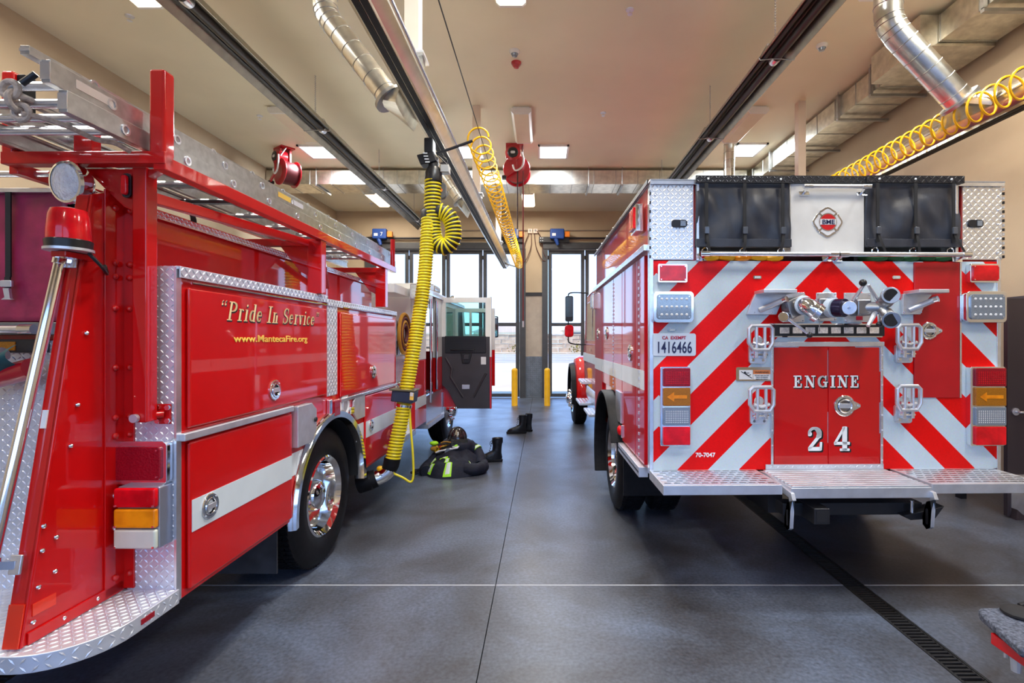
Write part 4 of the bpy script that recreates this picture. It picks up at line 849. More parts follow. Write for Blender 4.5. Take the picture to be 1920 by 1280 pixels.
# discharge valves
def P(px, py, y): a, b = rx(px, py, y); return (a, y, b)
SIAM = mat('siamese_metal', (0.40, 0.42, 0.45), 0.38, 1.0, var=0.1)
DM = mat('cast_metal', (0.30, 0.30, 0.31), 0.35, 1.0, var=0.2)
for px0, px1, py0, py1 in ((1467, 1508, 548, 604), (1530, 1568, 549, 602), (1582, 1632, 549, 604)):
    a, b, z0, z1 = rrc(px0, py0, px1, py1); vp = MB().box(a, b, -0.012, -0.003, z0, z1).obj('valve_plate', ALU if px0 != 1582 else ALUM, E, 0.002)
    for q in (a + 0.012, b - 0.012):
        for z in (z0 + 0.012, z1 - 0.012): MB().sphere((q, -0.013, z), 0.006, 8, 5).obj('rivet', CHROME, vp)
v1 = MB().cyl(P(1482, 577, -0.01), P(1500, 573, -0.10), 0.075, 0.065, n=20).obj('valve_body', DM, E, 0.004)
MB().obox(P(1497, 574, -0.105), (0.07, 0.01, 0.03), (-0.02, 0.0, 0.06), (0, 0.014, 0)).obj('valve_flange', DM, v1, 0.006)
MB().tube(spline([P(1504, 573, -0.11), P(1512, 572, -0.17), P(1522, 577, -0.20), P(1532, 586, -0.21)], 5), 0.056, 18).obj('valve_elbow', CHROME, v1, ang=60)
MB().cyl(P(1529, 584, -0.21), P(1538, 590, -0.22), 0.066, 0.062, n=20).obj('valve_cap', CHROME, v1, 0.004)
ring(P(1509, 572, -0.15), 0.055, 0.012, 'y', 20, 8).obj('valve_collar', mat('blue_white', (0.5, 0.6, 0.7), 0.4), v1)
MB().cyl(P(1474, 593, -0.10), P(1470, 594, -0.17), 0.038, 0.034, n=16).obj('handle_hub', CHROME, v1, 0.004); MB().cyl(P(1478, 597, -0.15), P(1516, 626, -0.18), 0.011, 0.009, n=10).obj('valve_handle', ALU, v1); MB().sphere(P(1518, 628, -0.18), 0.021).obj('handle_knob', BLACK, v1)
ch = MB()
for i in range(16): ch.sphere(P(1537, 596 + i*1.6, -0.2), 0.004, 6, 4)
ch.obj('bead_chain', CHROME, v1, kind='stuff')
v2 = MB().cyl(P(1548, 577, -0.01), P(1556, 576, -0.09), 0.072, n=20).obj('valve_body', DM, E, 0.004)
MB().obox(P(1551, 577, -0.09), (0.06, 0, 0), (0, 0, 0.065), (0, 0.012, 0)).obj('valve_flange', DM, v2, 0.01)
MB().cyl(P(1557, 577, -0.10), P(1568, 577, -0.15), 0.066, n=20).obj('valve_collar', mat('blue_white', (0.5, 0.6, 0.7), 0.4), v2, 0.004); MB().cyl(P(1568, 577, -0.14), P(1586, 577, -0.20), 0.062, n=20).obj('valve_barrel', mat('dark_purple', (0.02, 0.015, 0.05), 0.25, 0.5), v2, 0.004)
MB().cyl(P(1592, 577, -0.205), P(1594, 577, -0.23), 0.046, n=24).obj('gauge', ALU, v2, 0.004); MB().cyl(P(1594, 577, -0.23), P(1594, 577, -0.24), 0.008, n=10).obj('gauge_stud', CHROME, v2)
v3 = MB().obox(P(1614, 577, -0.10), (0.05, 0, 0), (0, 0.05, 0), (0, 0, 0.055)).obj('valve_body', DM, E, 0.012)
MB().cyl(P(1622, 577, -0.11), P(1650, 577, -0.16), 0.045, 0.038, n=16).obj('siamese_neck', SIAM, v3)
for py, e in ((556, 553), (598, 600)):
    MB().tube(spline([P(1648, 577, -0.15), P(1660, (577 + py)/2, -0.18), P(1669, py, -0.21)], 5), [0.042]*5 + [0.048]*5 + [0.053], 16).obj('siamese_branch', SIAM, v3, ang=60)
    MB().cyl(P(1668, py, -0.205), P(1672, e, -0.25), 0.053, 0.056, n=20).obj('siamese_outlet', SIAM, v3, 0.003); MB().cyl(P(1671, e, -0.245), P(1673, e, -0.257), 0.042, n=18).obj('outlet_gasket', BLACK, v3)
for pts in (((1602, 562, -0.10), (1622, 533, -0.2)), ((1646, 562, -0.15), (1630, 534, -0.2))): MB().cyl(P(*pts[0]), P(*pts[1]), 0.014, 0.010, n=10).obj('valve_handle', ALUM, v3)
MB().sphere(P(1620, 530, -0.2), 0.024).obj('handle_knob', BLACK, v3)
MB().cyl(P(1642, 586, -0.16), P(1628, 611, -0.2), 0.018, 0.012, n=10).obj('wing_lever', ALUM, v3); MB().cyl(P(1648, 590, -0.18), P(1649, 604, -0.2), 0.008, n=8).obj('valve_handle', CHROME, v3); MB().sphere(P(1649, 608, -0.2), 0.02).obj('handle_knob', BLACK, v3)
box('valve_label', REDLET, v3, P(1604, 596, 0)[0], P(1616, 596, 0)[0], -0.0145, -0.012, P(1604, 600, 0)[2], P(1604, 593, 0)[2])
# rear steps
def slotstep(x0, x1, y0, y1, z, par, nm):
    st = MB().box(x0, x1, y0, y1, z - 0.062, z).obj(nm, ALUM, par, 0.003); mb = MB(); md = MB(); ny, nx = 7, int((x1 - x0) / 0.062)
    for j in range(ny):
        for i in range(nx):
            xx = x0 + 0.02 + (i + (0.5 if j % 2 else 0)) * (x1 - x0 - 0.03) / nx; yy = y0 + 0.03 + j*(y1 - y0 - 0.05)/ny
            if xx + 0.045 > x1: continue
            md.box(xx, xx + 0.042, yy + 0.012, yy + 0.030, z - 0.001, z + 0.0012); mb.box(xx - 0.004, xx + 0.05, yy, yy + 0.012, z - 0.001, z + 0.0025)
    mb.obj('grip_teeth', ALU, st, kind='stuff', flat=True); md.obj('grip_slots', BLACKM, st, kind='stuff', flat=True); return st
slotstep(0.0, 0.755, -0.39, 0.0, 0.81, E, 'rear_step'); slotstep(1.715, 2.46, -0.39, 0.0, 0.81, E, 'rear_step')
cs = MB().box(0.79, 1.68, -0.43, -0.0, 0.735, 0.80).obj('centre_step', ALUM, E, 0.003)
for i in range(9): MB().box(0.80, 1.67, -0.425 + i*0.047, -0.395 + i*0.047, 0.80, 0.812).obj('step_rib', ALUM, cs, 0.003)
plate_tread(E, (0.82, -0.016, 0.812), (1,0,0), (0,0,1), (0,-1,0), 0.84, 0.035, 'kick_strip', 0.025)
for xx in (0.79, 1.68):
    h = MB().prism([(0.0, 0.80), (-0.10, 0.81), (-0.45, 0.775), (-0.47, 0.735), (-0.40, 0.70), (-0.37, 0.60), (-0.37, 0.55), (-0.40, 0.53), (-0.43, 0.55), (-0.44, 0.66), (-0.42, 0.74), (-0.05, 0.77)][::-1], 'x', xx - 0.012, xx + 0.012).obj('step_hanger', ALUM, E, 0.002)
    MB().prism(rrect(-0.415, -0.395, 0.56, 0.66, 0.009), 'x', xx - 0.014, xx + 0.014).obj('hanger_slot', BLACK, h)
    for i in range(3): MB().sphere((xx - 0.014, -0.12 - i*0.1, 0.79 - i*0.01), 0.008, 8, 5).obj('bolt', CHROME, h)
# chassis underneath
ch_ = MB().box(0.82, 0.92, -0.05, 7.6, 0.52, 0.74).obj('frame_rail', BLACKM, E); share(ch_, E, (0.80, 0, 0))
MB().box(0.80, 1.72, -0.30, -0.20, 0.585, 0.665).obj('tow_beam', BLACKM, E, 0.006)
hr = MB().box(0.93, 1.03, -0.44, -0.15, 0.575, 0.675).obj('hitch_receiver', BLACKM, E, 0.006); box('receiver_mouth', INTER, hr, 0.945, 1.015, -0.442, -0.43, 0.59, 0.66)
sh = MB().prism([(1.55, 0.60), (1.74, 0.64), (1.82, 0.66), (1.76, 0.58), (1.6, 0.57)], 'y', -0.36, -0.26).obj('tow_hook', BLACKM, E, 0.005); MB().cyl((1.62, -0.34, 0.58), (1.62, -0.34, 0.69), 0.012).obj('bolt', CHROME, sh); MB().sphere((1.71, -0.37, 0.64), 0.022).obj('bolt_head', CHROME, sh)
MB().cyl((0.3, ARY, 0.52), (2.2, ARY, 0.52), 0.09, n=14).obj('rear_axle', BLACKM, E); MB().sphere((1.26, ARY, 0.52), 0.24).obj('differential', BLACKM, E)
for x, s in ((0.0, -1), (W, 1)):
    wheel(E, x, ARY, 0.52, 0.27, s, True); wheel(E, x - s*0.34, ARY, 0.52, 0.27, s, True, False)
    wheel(E, x, 7.1, 0.52, 0.27, s, False)
    fx0, fx1 = (-0.11, 0.45) if s < 0 else (W - 0.45, W + 0.11)
    q = [(0.64, fx0), (0.655, fx0 + 0.02*(-s)), (0.655, fx1), (0.63, fx1), (0.63, fx0 + 0.02)]
    MB().lathe([(0.66, fx0), (0.67, fx0 + 0.015), (0.67, fx1 - 0.015), (0.66, fx1), (0.64, fx1 - 0.01), (0.64, fx0 + 0.01), (0.66, fx0)], (0, ARY, 0.54), 'x', 30, 1, math.radians(-28), math.radians(158)).obj('rubber_fender', RUBBER, E)
    MB().box(fx0 + 0.10, fx1 + 0.15, ARY - 0.72, ARY - 0.70, 0.33, 0.80).obj('mud_flap', RUBBER, E, 0.004)
# side of the body (left)
MB().box(-0.035, 0.01, 0.03, 3.1, 2.355, 2.40).obj('rub_rail', ALU, E, 0.004); sl = MB().box(-0.05, 0.02, 0.12, 1.02, 0.725, 0.80).obj('sill_rail', ALUM, E, 0.004); box('sill_groove', BLACKM, sl, -0.052, -0.048, 0.13, 1.01, 0.755, 0.77)
for y0, y1, z0 in ((0.10, 0.42, 0.82), (0.43, 1.02, 0.82), (1.03, 1.52, 1.24), (1.53, 2.36, 1.24), (2.37, 3.06, 0.82)):
    d = MB().box(-0.014, 0.012, y0, y1 - 0.008, z0, 2.335).obj('side_door', DRED, E, 0.004)
    if z0 > 1 or y0 > 2: MB().box(-0.0165, -0.013, y0, y1 - 0.008, 1.36, 1.50).obj('white_stripe', WSTRIPE, d)
MB().box(-0.0165, -0.013, 0.10, 1.02, 1.36, 1.50).obj('white_stripe', WSTRIPE, E)
for y, z in ((0.62, 1.62), (1.98, 1.80), (2.7, 1.80)): dring(E, (-0.015, y, z), 0.07, 'x', -1)
for y in (0.27, 1.52):
    for i in range(28): MB().box(-0.022, -0.012, y - 0.012, y + 0.012, 0.85 + (0.4 if y > 1 else 0) + i*0.036*(1.45 if y < 1 else 1.05), 0.87 + (0.4 if y > 1 else 0) + i*0.036*(1.45 if y < 1 else 1.05)).obj('hinge_knuckle', ALUM, E)
MB().box(-0.03, 0.0, 1.02, 1.30, 0.97, 1.25).obj('filler_plate', ALU, E, 0.005); lm = MB().box(-0.03, 0.0, 0.98, 1.12, 0.85, 0.96).obj('marker_base', CHROME, E, 0.004); MB().sphere((-0.03, 1.05, 0.905), (0.025, 0.05, 0.045)).obj('marker_lens', REDL, lm)
for y, z, m in ((0.28, 2.63, REDL), (2.98, 2.22, CLEARL)):
    l = MB().box(-0.06, 0.0, y - 0.10, y + 0.10, z - 0.10, z + 0.10).obj('side_lamp', CHROME, E, 0.006); MB().box(-0.075, -0.055, y - 0.08, y + 0.08, z - 0.08, z + 0.08).obj('lens', m, l, 0.006)
# cab and bonnet, mostly hidden by the body
cab = MB().prism([(3.22, 0.85), (5.75, 0.85), (5.9, 1.55), (5.75, 1.75), (5.35, 2.50), (3.22, 2.55)], 'x', 0.12, W - 0.12).obj('cab', RED, E, 0.03)
for y0, y1 in ((3.45, 4.25), (4.45, 5.2)):
    MB().prism([(y0, 1.72), (y1 + 0.2, 1.72), (y1, 2.36), (y0, 2.36)], 'x', 0.112, 0.13).obj('side_window', GLASSD, cab, 0.01); MB().box(0.105, 0.125, y0 - 0.05, y1 + 0.2, 0.95, 1.66).obj('cab_door', RED, cab, 0.006); MB().box(0.09, 0.12, y0 + 0.05, y0 + 0.2, 1.55, 1.60).obj('door_handle', CHROME, cab)
MB().box(0.10, 0.13, 3.22, 5.8, 1.36, 1.50).obj('white_stripe', WSTRIPE, cab)
MB().tube(spline([(0.06, 3.35, 0.95), (0.05, 3.35, 1.7), (0.05, 3.4, 2.35), (0.1, 3.42, 2.5)], 5), 0.016, 8).obj('cab_grab_rail', CHROME, cab)
MB().sphere((0.09, 3.5, 2.23), (0.05, 0.09, 0.05)).obj('cab_marker', YELP, cab)
MB().prism([(5.75, 0.95), (7.85, 0.95), (7.9, 1.55), (7.5, 1.75), (5.85, 1.85)], 'x', 0.42, W - 0.42).obj('bonnet', RED, E, 0.06)
for x0, x1 in ((0.02, 0.5), (W - 0.5, W - 0.02)):
    f = MB().lathe([(0.60, x0), (0.74, x0 + 0.03), (0.80, x0 + 0.12), (0.80, x1), (0.60, x1)], (0, 7.1, 0.60), 'x', 24, 1, math.radians(-5), math.radians(185)).obj('front_fender', RED, E)
MB().lathe([(0.60, -0.06), (0.66, -0.06), (0.68, 0.03), (0.60, 0.03)], (0, 7.1, 0.58), 'x', 24, 1, math.radians(-10), math.radians(190)).obj('fender_flare', RUBBER, E)
for y0, z, x0 in ((4.6, 1.02, -0.03), (4.75, 0.66, -0.06), (3.75, 0.62, -0.02)):
    s_ = MB().box(x0, x0 + 0.3, y0, y0 + 0.75, z, z + 0.035).obj('cab_step', ALUM, E, 0.003)
    for i in range(5): MB().box(x0 + 0.02 + i*0.055, x0 + 0.045 + i*0.055, y0 + 0.02, y0 + 0.73, z + 0.035, z + 0.042).obj('step_rib', ALU, s_)
    for q in (y0 + 0.1, y0 + 0.6): MB().bar((x0 + 0.25, q, z), (x0 + 0.45, q, z + 0.3), 0.03, 0.03).obj('step_bracket', BLACKM, s_)
MB().cyl((0.35, 3.6, 0.85), (0.35, 5.2, 0.85), 0.26, n=20).obj('fuel_tank', ALU, E); MB().box(0.04, 0.10, 3.3, 3.42, 0.75, 1.25).obj('stack_guard', CHROME, E, 0.006)
am = MB().box(-0.02, 0.06, 6.9, 7.1, 0.92, 1.10).obj('turn_signal', AMBL, E, 0.01)
mi = MB().prism(rrect(-0.255, -0.115, 2.05, 2.50, 0.03), 'y', 5.36, 5.44).obj('mirror', BLACK, E, 0.01); MB().prism(rrect(-0.245, -0.125, 2.13, 2.48, 0.025), 'y', 5.355, 5.362).obj('mirror_glass', mat('mirror_dark', (0.10, 0.13, 0.13), 0.15, 0.8), mi)
MB().prism(rrect(-0.265, -0.11, 1.78, 1.99, 0.05), 'y', 5.36, 5.46).obj('spot_mirror', REDL, mi, 0.02)
MB().tube(spline([(0.14, 5.38, 2.55), (-0.10, 5.40, 2.56), (-0.19, 5.40, 2.54), (-0.20, 5.40, 2.48)], 4), 0.012, 8).obj('mirror_arm', BLACKM, mi); MB().tube(spline([(-0.20, 5.41, 2.08), (-0.20, 5.41, 1.95), (-0.20, 5.41, 1.75), (-0.18, 5.40, 1.68), (-0.05, 5.4, 1.65), (0.14, 5.38, 1.65)], 4), 0.012, 8).obj('mirror_arm', BLACKM, mi)
# ================================================================== the red engine at left
LF = Frame((-1.654, 2.31, 0), math.radians(-0.36))
G = thing('fire_engine', 'red fire engine at left with a ladder rack and Pride In Service lettering', 'fire engine', LF.o, LF.rz)
WX = -2.44; AY, AZ, AR = 1.66, 0.52, 0.60
def ls(px, py, x=0.0): return LF.side(px, py, x)
def lrr(px, py, y=0.0): return LF.rear(px, py, y)
prof = [(0.0, 0.545), (AY - AR, 0.545)] + [(AY + AR*math.cos(a), AZ + AR*math.sin(a)) for a in [PI - 0.04 - i*(PI - 0.08)/18 for i in range(19)]] + [(AY + AR, 0.545), (3.33, 0.545), (3.33, 2.02), (1.55, 2.02), (0.0, 2.04)]
MB().prism(prof, 'x', WX, 0.0).obj('body', RED, G, 0.004)
# hose bed walls above the compartments
for x in (-0.27, -2.19): MB().box(x, x + 0.03, 0.02, 3.25, 2.0, 2.335).obj('hose_bed_wall', RED, G, 0.003)
box('hose_bed_floor', INTER, G, -2.2, -0.26, 0.06, 3.25, 2.04, 2.08)
MB().box(-2.2, -0.26, 3.2, 3.25, 2.0, 2.335).obj('hose_bed_wall', RED, G)
cap = MB().box(-0.29, -0.215, 0.0, 3.26, 2.335, 2.35).obj('hose_bed_cap', ALU, G, 0.003)
lugs((-0.214, 0.0, 2.315), (0,1,0), (0,0,1), (1,0,0), 3.26, 0.034, 0.017, 0.003).obj('tread_lugs', TREAD, cap, kind='stuff', flat=True)
MB().box(-0.22, -0.214, 0.0, 3.26, 2.31, 2.35).obj('hose_bed_trim', ALU, G)
lugs((-0.29, 0.0, 2.35), (1,0,0), (0,1,0), (0,0,1), 0.075, 3.26, 0.025).obj('tread_lugs', TREAD, cap, kind='stuff', flat=True)
# tread caps over the compartments
for y0, y1, z, xo in ((-0.004, 1.552, 2.055, 0.010), (1.552, 3.34, 2.035, 0.004)):
    t = plate_tread(G, (-0.25, y0, z), (1,0,0), (0,1,0), (0,0,1), 0.25 + xo, y1 - y0, 'compartment_cap', 0.024, th=0.012)
    MB().box(xo, xo + 0.006, y0, y1, z - 0.052, z).obj('cap_lip', TREAD, t, 0.002)
    lugs((xo + 0.006, y0, z - 0.050), (0,1,0), (0,0,1), (1,0,0), y1 - y0, 0.048, 0.024, 0.003).obj('tread_lugs', TREAD, t, kind='stuff', flat=True)
# side doors
def sdoor(poly, nm='side_door', th=0.022, m=RED): return MB().prism(poly, 'x', 0.0, th).obj(nm, m, G, 0.014, seg=3)
d1 = sdoor([(0.05, 1.315), (1.00, 1.315), (1.52, 1.315), (1.52, 1.955), (0.05, 1.965)]); d2 = sdoor([(0.05, 0.57), (1.0, 0.57), (1.0, 1.25), (0.05, 1.25)])
d3 = sdoor([(1.79, 1.265), (3.27, 1.265), (3.27, 1.945), (1.79, 1.945)], th=0.018); d4 = sdoor([(2.34, 0.57), (3.27, 0.57), (3.27, 1.215), (2.34, 1.215)], th=0.018)
for d, y0, y1 in ((d1, 0.06, 1.51), (d3, 1.80, 3.26)): MB().cyl((0.024, y0, 1.985), (0.024, y1, 1.985), 0.006, n=8).obj('piano_hinge', CHROME, d)
def rr2(y0, y1, th, par): MB().box(th - 0.001, th + 0.0025, y0, y1, 0.832, 0.98).obj('white_stripe', WSTRIPE, par)
rr2(0.062, 0.988, 0.022, d2); rr2(2.352, 3.258, 0.018, d4); MB().box(-0.001, 0.003, 1.005, 1.21, 0.832, 0.98).obj('white_stripe', WSTRIPE, G); MB().box(-0.001, 0.003, 2.16, 2.335, 0.832, 0.98).obj('white_stripe', WSTRIPE, G)
MB().box(0.0, 0.032, 0.005, 1.005, 1.262, 1.298).obj('rub_rail', ALUM, G, 0.006); MB().box(0.0, 0.022, 1.80, 3.33, 1.222, 1.252).obj('rub_rail', ALU, G, 0.006)
def sl2(px, py): y, z = ls(px, py, 0.022); return (0.022, y, z)
dring(d1, sl2(513, 731), 0.062, 'x', 1); dring(d2, sl2(387, 948), 0.062, 'x', 1); dring(d3, sl2(699, 697), 0.062, 'x', 1); dring(d4, sl2(693, 797), 0.055, 'x', 1)
# lettering on the upper door
y_, z_ = ls(503, 600, 0.023); uu, vv = V(0,1,0), V(0,0,1)
yl, _ = ls(408, 590, 0.023); yr, _ = ls(598, 600, 0.023); z_ = ls(440, 600, 0.023)[1]
tot = sum(GL[c][0] + 0.11 for c in '“Pride In Service”'); sz = 0.094; xs = (yr - yl) / (tot * sz)
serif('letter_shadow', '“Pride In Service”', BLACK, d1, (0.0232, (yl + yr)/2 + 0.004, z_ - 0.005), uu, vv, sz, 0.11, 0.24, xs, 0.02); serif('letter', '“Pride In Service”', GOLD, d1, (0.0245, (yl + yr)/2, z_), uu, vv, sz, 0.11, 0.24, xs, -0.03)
ya, za = ls(438, 641, 0.023); yb, _ = ls(576, 641, 0.023)
t = text('lettering', 'www.MantecaFire.org', YLET, d1, (0.0238, (ya + yb)/2, za), uu, vv, 0.056, 1.0, 0.0005)
wd_ = max(v.co.y for v in t.data.vertices) - min(v.co.y for v in t.data.vertices)
for v in t.data.vertices: v.co.y = (ya + yb)/2 + (v.co.y - (ya + yb)/2) * (yb - ya) / wd_
# fittings between the doors
hx = MB().prism([(1.02, 1.02), (1.22, 1.02), (1.29, 1.10), (1.29, 1.24), (1.22, 1.29), (1.02, 1.29)], 'x', 0.0, 0.05).obj('filler_guard', ALUM, G, 0.006); MB().cyl((0.05, 1.26, 1.17), (0.062, 1.26, 1.17), 0.016).obj('lock', BLACK, hx)
plate_tread(G, (0.004, 1.565, 1.295), (0,1,0), (0,0,1), (1,0,0), 0.185, 0.715, 'tread_strip', 0.024, th=0.008)
lm = MB().box(0.0, 0.03, 1.555, 1.60, 1.12, 1.27).obj('marker_base', CHROME, G, 0.006); MB().box(0.0, 0.04, 1.60, 1.74, 1.125, 1.265).obj('marker_lens', DREDL, lm, 0.02)
fy, fz = ls(643, 760); fi = MB().lathe([(0.098, 0), (0.098, 0.008), (0.075, 0.012), (0.062, 0.006), (0.060, -0.02)], (0.0, fy, fz), 'x', 28).obj('filler_ring', WARNW, G); MB().lathe([(0.06, -0.015), (0.045, 0.012), (0, 0.016)], (0.0, fy, fz), 'x', 24).obj('filler_cap', ALUM, fi)
for k in range(3): MB().cyl((0.010, fy + 0.085*math.cos(k*2.1 + 1.5), fz + 0.085*math.sin(k*2.1 + 1.5)), (0.014, fy + 0.085*math.cos(k*2.1 + 1.5), fz + 0.085*math.sin(k*2.1 + 1.5)), 0.007, n=8).obj('screw', ALUM, fi)
MB().prism([(2.06, 1.10), (2.14, 1.03), (2.33, 1.03), (2.33, 1.235), (2.12, 1.235), (2.06, 1.20)], 'x', 0.0, 0.02).obj('filler_door', ALUM, G, 0.005); MB().box(0.0, 0.024, 1.985, 2.06, 1.10, 1.16).obj('filler_hinge', CHROME, G, 0.003)
# wheel arch trim, wheels, flap
MB().lathe([(AR - 0.01, -0.05), (AR, 0.035), (AR + 0.045, 0.04), (AR + 0.06, 0.012), (AR + 0.06, -0.01)], (0.0, AY, AZ), 'x', 40, 1, math.radians(-3), math.radians(183)).obj('arch_trim', CHROME, G)
MB().lathe([(AR - 0.012, -0.75), (AR - 0.012, -0.02)], (0.0, AY, AZ), 'x', 30, 1, math.radians(0), math.radians(180)).obj('wheel_well', INTER, G)
for x, s in ((-0.05, 1), (WX + 0.05, -1)):
    wheel(G, x, AY, 0.52, 0.27, s, True, False); wheel(G, x - s*0.34, AY, 0.52, 0.27, s, True, False); wheel(G, x + s*0.02, 6.55, 0.52, 0.28, s, False)
MB().box(-0.72, -0.09, 1.02, 1.035, 0.20, 0.62).obj('mud_flap', mat('flap_rubber', (0.035, 0.037, 0.045), 0.55, var=0.3, scale=8), G, 0.004)
ch2 = MB().box(-0.95, -0.85, 0.1, 8.5, 0.50, 0.72).obj('frame_rail', BLACKM, G); share(ch2, G, (-0.75, 0, 0)); MB().cyl((-2.1, AY, 0.52), (-0.3, AY, 0.52), 0.09).obj('rear_axle', BLACKM, G)
# ---- rear face
plate_tread(G, (-0.222, -0.006, 0.60), (1,0,0), (0,0,1), (0,-1,0), 0.216, 1.45, 'rear_plate', 0.023); plate_tread(G, (-1.30, -0.006, 0.60), (1,0,0), (0,0,1), (0,-1,0), 1.06, 1.12, 'rear_plate', 0.023)
MB().box(WX, -1.30, -0.006, 0.0, 0.60, 1.75).obj('rear_plate', TREAD, G); MB().box(-0.45, -0.222, -0.005, 0.0, 1.72, 2.33).obj('rear_plate', TREAD, G); lugs((-0.45, -0.005, 1.72), (1,0,0), (0,0,1), (0,-1,0), 0.22, 0.6, 0.023).obj('tread_lugs', TREAD, G, kind='stuff', flat=True)
MB().box(-0.006, 0.004, -0.012, 0.02, 0.545, 2.05).obj('corner_trim', ALU, G)
# tailboard with a rounded corner
pts = [(WX, 0.0), (WX, -0.50)] + [(-0.24 + 0.25*math.cos(a), -0.25 + 0.25*math.sin(a)) for a in [-PI/2 + i*PI/2/10 for i in range(11)]] + [(0.01, 0.0)]
tbd = MB().prism(pts, 'z', 0.535, 0.60).obj('tailboard', TREAD, G, 0.004)
lugs((-1.4, -0.50, 0.60), (1,0,0), (0,1,0), (0,0,1), 1.40, 0.49, 0.0245, 0.003, lambda a, b: not (a > 1.17 and b < 0.24 and (a - 1.17)**2 + (0.25 - b)**2 > 0.052)).obj('tread_lugs', TREAD, tbd, kind='stuff', flat=True)
mb = MB(); q = 0
ed = [( 0.01, -0.02 - i*0.036, (0,1,0), (1,0,0)) for i in range(6)] + [(-0.24 + 0.25*math.cos(a), -0.25 + 0.25*math.sin(a), (-math.sin(a), math.cos(a), 0), (math.cos(a), math.sin(a), 0)) for a in [-0.07 - i*0.145 for i in range(11)]] + [(-0.26 - i*0.036, -0.50, (1,0,0), (0,-1,0)) for i in range(24)]
for i, (x, y, t_, n_) in enumerate(ed):
    c = V(x, y, 0.567); u = Vector(t_); nn = Vector(n_); g = PI/4 if i % 2 else -PI/4
    for dz in (-0.015, 0.015):
        g = -g; d = u*math.cos(g) + V(0,0,1)*math.sin(g); e = -u*math.sin(g) + V(0,0,1)*math.cos(g); cc = c + V(0,0,dz)
        mb.add([cc - d*0.016, cc + e*0.005, cc + d*0.016, cc - e*0.005, cc + nn*0.003], [(0,1,4),(1,2,4),(2,3,4),(3,0,4)])
mb.obj('tread_lugs', TREAD, tbd, kind='stuff', flat=True)
MB().box(0.006, 0.013, -0.22, -0.15, 0.558, 0.580).obj('tailboard_marker', DREDL, tbd)
# upright red panel standing on the tailboard
PX = -0.235
pn = MB().prism([(0.0, 0.605), (-0.465, 0.605), (-0.175, 2.33), (-0.02, 2.39), (0.0, 2.39)], 'x', PX - 0.012, PX).obj('side_panel', RED, G, 0.003)
e0, e1 = V(0, -0.465, 0.605), V(0, -0.175, 2.33); ed_ = (e1 - e0)
MB().add([(PX + 0.004, e0.y, e0.z), (PX - 0.062, e0.y, e0.z), (PX - 0.062, e1.y, e1.z), (PX + 0.004, e1.y, e1.z), (PX + 0.004, e0.y + 0.012, e0.z), (PX - 0.062, e0.y + 0.012, e0.z), (PX - 0.062, e1.y + 0.012, e1.z), (PX + 0.004, e1.y + 0.012, e1.z)], [(0,1,2,3),(4,7,6,5),(0,4,5,1),(2,6,7,3),(0,3,7,4),(1,5,6,2)]).obj('panel_flange', RED, pn, 0.004)
for z0, z1, y0, y1 in ((0.61, 2.37, -0.115, -0.012),): MB().box(PX, PX + 0.008, y0, y1, z0, z1).obj('angle_strip', RED, pn, 0.002)
MB().box(PX, PX + 0.05, -0.016, -0.006, 0.61, 2.37).obj('angle_strip', RED, pn, 0.002); MB().box(PX, PX + 0.008, -0.44, -0.02, 0.605, 0.65).obj('foot_angle', RED, pn, 0.002)
for i, z in enumerate((0.68, 0.90, 1.04, 1.30, 1.38, 1.60, 1.86, 2.0, 2.06, 2.30)):
    MB().sphere((PX + 0.008, -0.065, z), 0.014, 10, 6).obj('bolt_head', RED if i not in (1, 2) else ALU, pn); MB().sphere((PX + 0.032, -0.016, z), 0.014, 10, 6).obj('bolt_head', RED if i not in (1, 2) else ALU, pn)
for y, z in ((-0.38, 1.02), (-0.33, 0.96), (-0.385, 0.93), (-0.335, 0.83), (-0.40, 0.80), (-0.27, 1.30), (-0.24, 1.46), (-0.20, 1.75), (-0.42, 0.68), (-0.15, 0.63), (-0.30, 0.63)): MB().sphere((PX + 0.004, y, z), 0.009, 8, 5).obj('screw', CHROME, pn)
MB().box(PX, PX + 0.003, -0.42, -0.33, 0.70, 0.745).obj('reflector', REFL, pn); 
def fpt(t, x): p = e0 + ed_*t; return V(x, p.y - 0.004, p.z)
dn = V(0, ed_.y, ed_.z).normalized()
MB().obox(fpt(0.045, PX - 0.03), (0.028, 0, 0), dn*0.075, V(0, -dn.z, dn.y)*0.003).obj('reflector', REFL, pn); MB().obox(fpt(0.47, PX - 0.04), (0.010, 0, 0), dn*0.035, V(0, -dn.z, dn.y)*0.003).obj('serial_tag', WARNW, pn)
# chrome grab bar
b0, b1 = V(-0.345, -0.47, 0.86), V(-0.300, -0.235, 2.07)
gb = MB().cyl(b0 - (b1 - b0)*0.06, b1, 0.020, n=18).obj('grab_bar', CHROME, G)
for p in (b0 + (b1 - b0)*0.04, b1 - (b1 - b0)*0.015):
    MB().cyl(p - (b1 - b0)*0.02, p + (b1 - b0)*0.02, 0.026, n=18).obj('bar_socket', CHROME, gb); MB().bar(p, (PX - 0.03, p.y + 0.015, p.z - 0.004), 0.02, 0.03).obj('bar_stanchion', CHROME, gb); MB().obox((PX - 0.03, p.y + 0.012, p.z - 0.004), (0.022, 0, 0), dn*0.035, V(0, -dn.z, dn.y)*0.005).obj('bar_foot', ALU, gb, 0.004)
